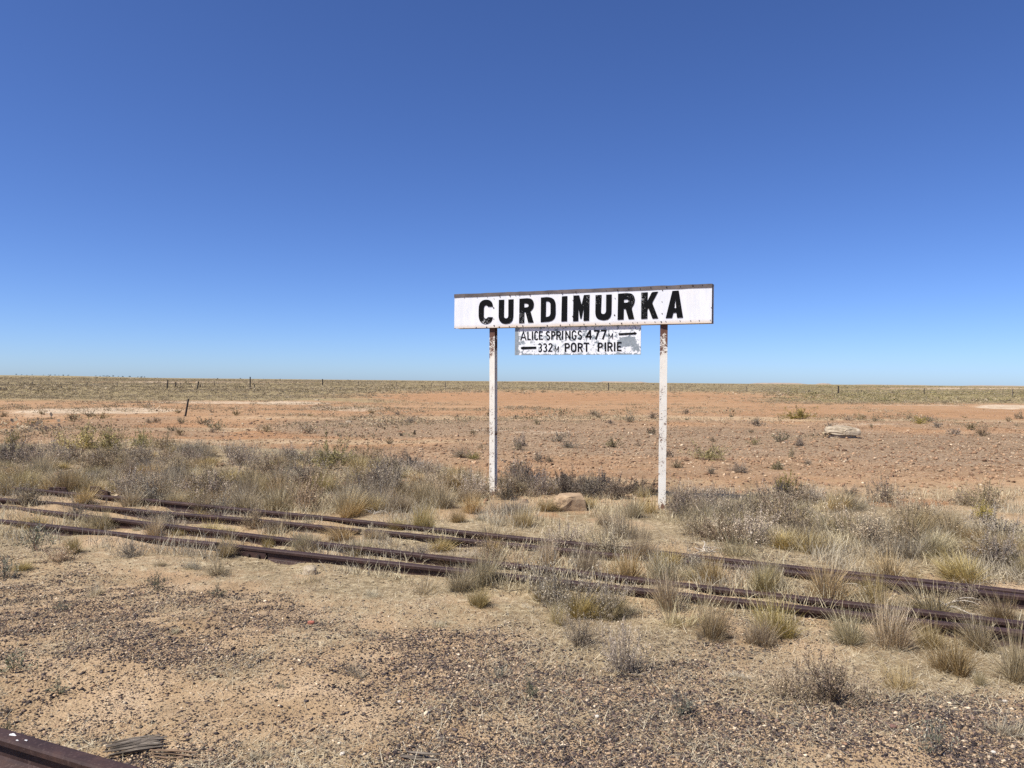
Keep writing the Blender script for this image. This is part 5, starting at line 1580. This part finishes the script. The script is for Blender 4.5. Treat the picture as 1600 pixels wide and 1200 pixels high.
rock('quartz_pebble', 1570, 1101, .023, .018, .014, M['whitestone'], 'white pebble near the right edge', 'pebble', seed=18, boxy=.8, segs=10)
rock('brick_fragment', 486, 979, .042, .03, .022, M['brick'], 'small red brick chip on the gravel at left', 'brick chip', seed=2, boxy=.45, segs=10)
rock('ironstone', 1395, 1147, .03, .026, .018, M['ironstone'], 'reddish brown pebble on gravel at lower right', 'pebble', seed=22, boxy=.8, segs=10)
# pale stones on the open middle ground
for i, (px, py, w) in enumerate(((545, 661, .45), (564, 664, .35), (493, 661, .4), (420, 658, .45), (440, 656, .4), (1380, 706, .22), (1340, 700, .25), (1222, 693, .22), (940, 673, .3), (1018, 681, .25), (865, 662, .25), (700, 671, .3), (495, 627, .6), (506, 624, .6), (310, 655, .35), (330, 652, .3), (372, 658, .3))):
    hull_stone('pale_stone', px, py, [(w * .55, w * .42, -.02, w * .2, 0)], M['block'] if i % 3 else M['rock'], 'pale stone on the open gravel beyond the sign', 'stone', 30 + i, rz=i * 1.3, grp='pale stones on the open gravel beyond the sign')


def splinters(name, px, py, n, L, wid, rz, label, cat, mat, thick=.012):
    p = G(px, py)
    o0 = MB()
    for i in range(n):
        yy = wid * (i / max(1, n - 1) - .5) + random.uniform(-.004, .004)
        l0 = -L / 2 + random.uniform(0, L * .22); l1 = L / 2 - random.uniform(0, L * .3)
        t = thick * random.uniform(.6, 1.3); z0 = random.uniform(0, .012) + .018 * (1 - (2 * i / max(1, n - 1) - 1) ** 2)
        mz = random.uniform(-.006, .010)
        P = [(l0, yy, z0), ((l0 + l1) / 2, yy + random.uniform(-.004, .004), z0 + mz), (l1, yy + random.uniform(-.008, .008), z0)]
        o0.tube(P, [t * .3, t * .62, t * .22], 5)
    o = o0.build(name, mat)
    o.location = (p[0], p[1], Hs(p[0], p[1]) + .006); o.rotation_euler = (0, 0, rz)
    return tag(o, label, cat)


splinters('timber_fragment', 212, 1160, 15, .27, .12, .42, 'grey splintered piece of old sleeper timber on the sand', 'wood', M['timber'])
splinters('timber_fragment', 238, 1158, 6, .17, .04, .30, 'narrow grey splinter leaning on the sleeper timber', 'wood', M['timber'])
splinters('stick', 268, 1174, 3, .25, .016, -.10, 'thin brown stick right of the splintered timber', 'stick', M['stick'], .012)
splinters('wood_stick', 655, 1183, 3, .18, .010, -.16, 'short grey brown stick on gravel at the bottom centre', 'stick', M['timber'], .014)
# pale twisted twigs by the far right rails
for (px, py, lab, sz) in ((1474, 946, 'tangle of white roots beside the near rails at the right', .16), (1348, 920, 'cream coloured dead plant in front of the far rails at the right', .12), (1103, 868, 'white branching twig between the far rails and the sign', .13), (585, 803, 'pale dead twig behind the far rails', .1)):
    p = G(px, py); mb = MB()
    for i in range(11):
        a = random.uniform(0, 6.28); q = np.array([random.uniform(-.04, .04), random.uniform(-.03, .03), 0.0])
        P = [q.copy()]
        dz = random.uniform(.2, .9)
        for k in range(5):
            a += random.uniform(-.7, .7)
            q = q + np.array([math.cos(a), math.sin(a), dz - .28 * k]) * sz * .3
            q[2] = max(q[2], .004); P.append(q.copy())
        mb.tube(P, [.004, .004, .0035, .003, .002, .0012], 5)
    o = mb.build('dead_twigs', M['whitestone']); o.location = (p[0], p[1], Hs(p[0], p[1]))
    tag(o, lab, 'twigs')


# ------------------------------------------------------------------ fences and old posts
def old_post(px0, py0, px1, py1, wpx, label, i):
    p = G(px0, py0); d = p[1]
    top = np.array([(px1 - px0) * d / F, random.uniform(-.05, .05), (py0 - py1) * d / F])
    r = wpx * d / F / 2
    mb = MB(); z0 = np.array([0, 0, -.1])
    mb.tube([z0, top * .5 + np.array([r * .15, 0, 0]), top], [r * 1.05, r, r * .92], 8)
    o = mb.build('leaning_post', M['darkpost']); o.location = (p[0], p[1], Hs(p[0], p[1]))
    return tag(o, label, 'post', 'dark old posts standing on the plain')


for i, (a, b_, c_, d_, w, lab) in enumerate((
        (289, 654, 294.5, 627, 3.0, 'nearest dark post, leaning to the right, alone on the stony ground at left'),
        (260.5, 609, 262.5, 593, 2.0, 'leaning post of the left pair on the plain, the taller one'),
        (273.5, 605.5, 275, 596.5, 1.7, 'shorter post of the left pair on the plain'),
        (307.5, 608.5, 310.5, 595, 2.0, 'leaning post of the right pair on the plain, the taller one'),
        (312, 606, 313, 600, 1.8, 'stub post of the right pair on the plain'),
        (390.5, 607, 390.8, 587.5, 2.0, 'tallest upright dark post on the plain, touching the horizon'),
        (396.5, 606, 397.5, 600, 1.8, 'leaning stub right of the tallest upright post'))):
    old_post(a, b_, c_, d_, w, lab, i)


def fence(name, posts, label, wires=3, wob=0):
    P = [G(px, py) for px, py, _, _ in posts]
    org = P[len(P) // 2]
    root = empty(name, (org[0], org[1], 0)); tag(root, label, 'fence', 'wire fences across the plain')
    tops = []
    for (px, py, hpx, wpx), p in zip(posts, P):
        d = p[1]; h = hpx * d / F; r = wpx * d / F / 2
        z = Hs(p[0], p[1])
        mb = MB(); mb.tube([(0, 0, -.2), (random.uniform(-.02, .02), 0, h * .5), (random.uniform(-.04, .04), 0, h)], r, 6)
        o = mb.build('post', M['darkpost'] if wpx > 1.3 else M['greypost'], root); o.location = (p[0] - org[0], p[1] - org[1], z)
        tops.append((p - org + np.array([0, 0, z]), h))
    for k in range(wires):
        f = .92 - .3 * k
        mb = MB(); Pw = []
        for (q, h), (q2, h2) in zip(tops[:-1], tops[1:]):
            a = q + np.array([0, 0, 1.1 * f]); b_ = q2 + np.array([0, 0, 1.1 * f])
            for t in (0, .5):
                Pw.append(a * (1 - t) + b_ * t - np.array([0, 0, .06 * t]))
        Pw.append(tops[-1][0] + np.array([0, 0, 1.1 * f]))
        mb.tube(Pw, .012, 4); mb.build('wire', M['wire'], root)
    return root


fence('wire_fence', [(-40, 603.2, 6, 1.0), (13, 602.5, 6, .9), (51, 602.8, 7, 1.0), (95, 603, 6, .9), (136, 603.3, 7, 1.0), (183, 603.6, 7, 1.2), (231, 603.2, 6, .8), (282, 603, 6, .8), (335, 602.6, 7, 1.0), (420, 602.6, 5, .8), (504, 603, 10.5, 1.7)], 'thin wire fence far off on the left of the plain')
fence('wire_fence', [(504.6, 603, 8, .8), (560, 603.2, 7, .9), (619, 604, 8, .9), (674, 603.8, 5, .8), (696, 605.5, 9.5, 1.1), (775, 606.5, 8, .8), (858, 608.5, 9.5, 1.1), (951, 610.5, 12.5, 1.4), (1047, 612.5, 9, 1.0), (1167, 613, 9, .9), (1310, 615.5, 13, 2.0), (1444, 617.5, 10, 1.4), (1582, 620.5, 11.5, 1.2), (1700, 622, 10, 1.2)], 'wire fence far off behind and right of the sign')


# ------------------------------------------------------------------ horizon: trees and low hills
def far_tree(px, D, h, i):
    d = ray(px, 590); k = D / d[1]; x = d[0] * k; y = D
    z = Hs(x, y)
    rs = np.random.RandomState(700 + i)
    w = h * rs.uniform(.8, 1.6)
    root = empty('distant_tree', (x, y, z))
    mb = MB(); mb.tube([(0, 0, -.3), (.1, 0, h * .35), (rs.uniform(-.4, .4), 0, h * .7)], [.22, .16, .06], 6)
    for k2 in range(3):
        a = rs.uniform(0, 6.28); mb.tube([(.1, 0, h * .32), (.1 + math.cos(a) * w * .3, math.sin(a) * w * .3, h * .65)], [.09, .03], 5)
    mb.build('trunk', M['bark'], root)
    n = 420
    ncl = 7
    cc = np.c_[rs.normal(0, w * .3, ncl), rs.normal(0, w * .3, ncl), rs.uniform(.35, .9, ncl) * h]
    C0 = cc[rs.randint(0, ncl, n)] + rs.normal(size=(n, 3)) * np.array([w * .15, w * .15, h * .11])
    V, Q = leaves(rs, C0, np.full(n, h * .14), .1)
    col = np.repeat(rcol(rs, n, [(.060, .065, .035), (.085, .085, .045), (.045, .05, .03)], (1, 1, 1)), 4, 0)
    link('crown', mesh_np('crown', V, Q, M['leaf'], col=col), root)
    tag(root, None, 'tree', 'tiny dark trees along the left horizon')
    return root


txs = [(25, 4.5), (34, 3.4), (42, 3.2), (50, 3), (68, 3.2), (78, 4.2), (86, 4.0), (92, 3.2), (99, 4.2), (107, 4), (149, 3.6), (156, 3), (163, 4.6), (167, 4.8), (171, 3.4), (177, 5.2), (185, 3.8), (192, 4), (203, 5), (215, 3.8), (221, 4.4), (226, 4), (340, 3.6), (376, 4.2), (246, 2.4), (412, 2.6), (437, 3)]
ordn = ['leftmost', 'second', 'third', 'fourth', 'fifth', 'sixth', 'seventh', 'eighth', 'ninth', 'tenth', 'eleventh', 'twelfth']
txs.sort()
for i, (px, h) in enumerate(txs):
    t = far_tree(px, 1900 + 250 * math.sin(i * 2.1), h * .72, i)
    if px < 120: lab = 'tiny dark tree on the far left horizon, %s in that row' % ordn[i]
    elif px < 240:
        j = i - sum(1 for q in txs if q[0] < 120)
        lab = 'tiny dark tree in the denser row on the left horizon, %s from left' % ordn[j]
    else:
        j = i - sum(1 for q in txs if q[0] < 240)
        lab = 'lone tiny tree on the open horizon left of the sign, %s of them' % ordn[j]
    t['label'] = lab

V = []; Fs = []


def hill(px0, px1, hpx, D, seed):
    b0 = len(V); nn = 48
    for i in range(nn + 1):
        px = px0 + (px1 - px0) * i / nn
        d = ray(px, 597); k = D / d[1]
        t = i / nn
        env = min(1, min(t, 1 - t) * 6)
        h = hpx * D / F * env * (.55 + .6 * fbm(np.array([t * 7 + seed]), np.array([seed * 1.0]), seed, 3)[0])
        x = d[0] * k
        for (yy, zz) in ((-D * .012, -8), (-D * .003, h * .9), (D * .004, h), (D * .02, -8)):
            V.append((x, D + yy, zz))
    for i in range(nn):
        q = b0 + i * 4
        for k in range(3): Fs.append((q + k, q + 4 + k, q + 5 + k, q + 1 + k))
    Fs.append((b0, b0 + 1, b0 + 2, b0 + 3)); e = b0 + nn * 4; Fs.append((e + 3, e + 2, e + 1, e))


hill(930, 1016, 1.9, 9000, 3); hill(1170, 1262, 2.1, 9500, 5); hill(1276, 1298, 2.0, 9800, 8); hill(790, 930, .9, 8800, 6); hill(1500, 1640, 1.2, 9300, 11); hill(1330, 1460, .8, 9600, 13)
tag(link('hills', mesh_py('hills', V, Fs, M['hill'])), 'low far hills along the horizon right of the sign', 'hills', kind='structure')

# ------------------------------------------------------------------ labels for the plants spread above
LOOK = {'tussock': 'straw olive grass tussock', 'pale': 'low bleached grass tuft', 'gold': 'golden grass cushion', 'ash': 'ashen fine grass clump', 'grey': 'grey lilac saltbush', 'dark': 'darkened saltbush',
        'green': 'green bush', 'yellow': 'yellow green bush', 'weed': 'small grey green weed', 'twig': 'bleached twiggy shrub', 'fargrey': 'grey desert shrub', 'farolive': 'olive desert shrub', 'fargreen': 'green desert shrub'}


def railtop(L2, px):
    x_, y_ = project(np.c_[L2, np.full(len(L2), .0)])
    return float(np.interp(px, x_, y_))


def zone_of(p):
    px, py = p['px'], p['py']
    a = railtop(LA, px); d = railtop(LD, px); cc = railtop(LC, px)
    if py > a + 90: return 'on the gravel in the foreground'
    if py > a: return 'just in front of the nearest rail'
    if py > cc: return 'between the near and far rails'
    if py > d: return 'among the two far rails'
    if py > 745 and px < 765: return 'in the front of the left thicket' if py > 765 else 'in the middle of the left thicket'
    if px < 765 and py > 693: return 'at the back of the left thicket'
    if 765 <= px < 1040 and py > 742: return 'beneath the sign boards'
    if px >= 1040 and py > 765: return 'in the front of the right thicket' if py > 815 + (px - 1040) * .07 else 'at the back of the right thicket'
    if py > 700: return 'on the sand beyond the thickets'
    return 'on the stony ground far beyond the sign'


def col_of(px):
    for lim, s in ((130, 'at the left edge'), (270, 'well left of the sign'), (400, 'near the leftmost rail joint'), (560, 'left of the sign'), (690, 'a little left of the sign'), (790, 'by the left post'), (930, 'under the left half of the sign'), (1070, 'by the right post'), (1180, 'just right of the sign'), (1320, 'right of the sign'), (1460, 'well right of the sign')):
        if px < lim: return s
    return 'at the right edge'


cells = {}
for p in PLANTS:
    p['group'] = {'tussock': 'straw olive grass tussocks', 'pale': 'bleached grass tufts', 'gold': 'golden grass cushions', 'ash': 'ashen grass clumps', 'grey': 'grey saltbushes', 'dark': 'dark saltbushes', 'green': 'green bushes', 'yellow': 'yellow green bushes',
                  'weed': 'small weeds', 'twig': 'bleached twiggy shrubs', 'fargrey': 'grey shrubs of the open plain', 'farolive': 'olive shrubs of the open plain', 'fargreen': 'green shrubs of the open plain'}[p['kind']]
    p['o']['group'] = p['group']
    if not p['named']:
        cells.setdefault((p['kind'], zone_of(p), col_of(p['px'])), []).append(p)
for (k, zn, cn), ps in cells.items():
    ps.sort(key=lambda p: p['px'])
    n = len(ps)
    hs = [p['sz'] for p in ps]
    for i, p in enumerate(ps):
        base = LOOK[k] + ' ' + zn + ', ' + cn
        if n == 1: lab = base
        elif n == 2: lab = ('left' if i == 0 else 'right') + ' one of two: ' + base
        else:
            lab = (ordn[i] + ('' if i == 0 else ' from left') if i < len(ordn) else 'one of the rightmost') + ': ' + base
        p['o']['label'] = ' '.join(lab.split()[:16])
print('PLANTS', len(PLANTS), {k: sum(1 for p in PLANTS if p['kind'] == k) for k in LOOK})

# ------------------------------------------------------------------ light and sky
SUN_EL, SUN_AZ = 56.0, math.degrees(math.atan2(-.84, -.54))        # azimuth measured from +Y towards +X
w = bpy.data.worlds.new('World'); scene.world = w
w.use_nodes = True
nt = w.node_tree
bg = nt.nodes.get('Background') or nt.nodes.new('ShaderNodeBackground')
sky = nt.nodes.new('ShaderNodeTexSky'); sky.sky_type = 'NISHITA'
sky.sun_disc = False
sky.sun_elevation = math.radians(SUN_EL); sky.sun_rotation = math.radians(SUN_AZ)
sky.altitude = 0; sky.air_density = .62; sky.dust_density = .4; sky.ozone_density = 10.0
hs = nt.nodes.new('ShaderNodeHueSaturation'); hs.inputs['Saturation'].default_value = 1.05; hs.inputs['Hue'].default_value = .509
nt.links.new(sky.outputs[0], hs.inputs['Color']); nt.links.new(hs.outputs[0], bg.inputs[0]); bg.inputs[1].default_value = .112
sun = bpy.data.lights.new('sun', 'SUN'); sun.energy = 5.0; sun.angle = math.radians(.53); sun.color = (1, .955, .885)
so = bpy.data.objects.new('sun', sun); COL.objects.link(so)
el, az = math.radians(SUN_EL), math.radians(SUN_AZ)
sd = Vector((math.sin(az) * math.cos(el), math.cos(az) * math.cos(el), math.sin(el)))
so.rotation_euler = (-sd).to_track_quat('-Z', 'Y').to_euler()
so.location = (0, 0, 30)

vs = scene.view_settings
vs.view_transform = 'Standard'; vs.look = 'None'; vs.exposure = 0.46; vs.gamma = 1.0; vs.use_curve_mapping = False
cy = scene.cycles
cy.max_bounces = 6; cy.diffuse_bounces = 3; cy.transmission_bounces = 4; cy.transparent_max_bounces = 4
cy.use_denoising = False
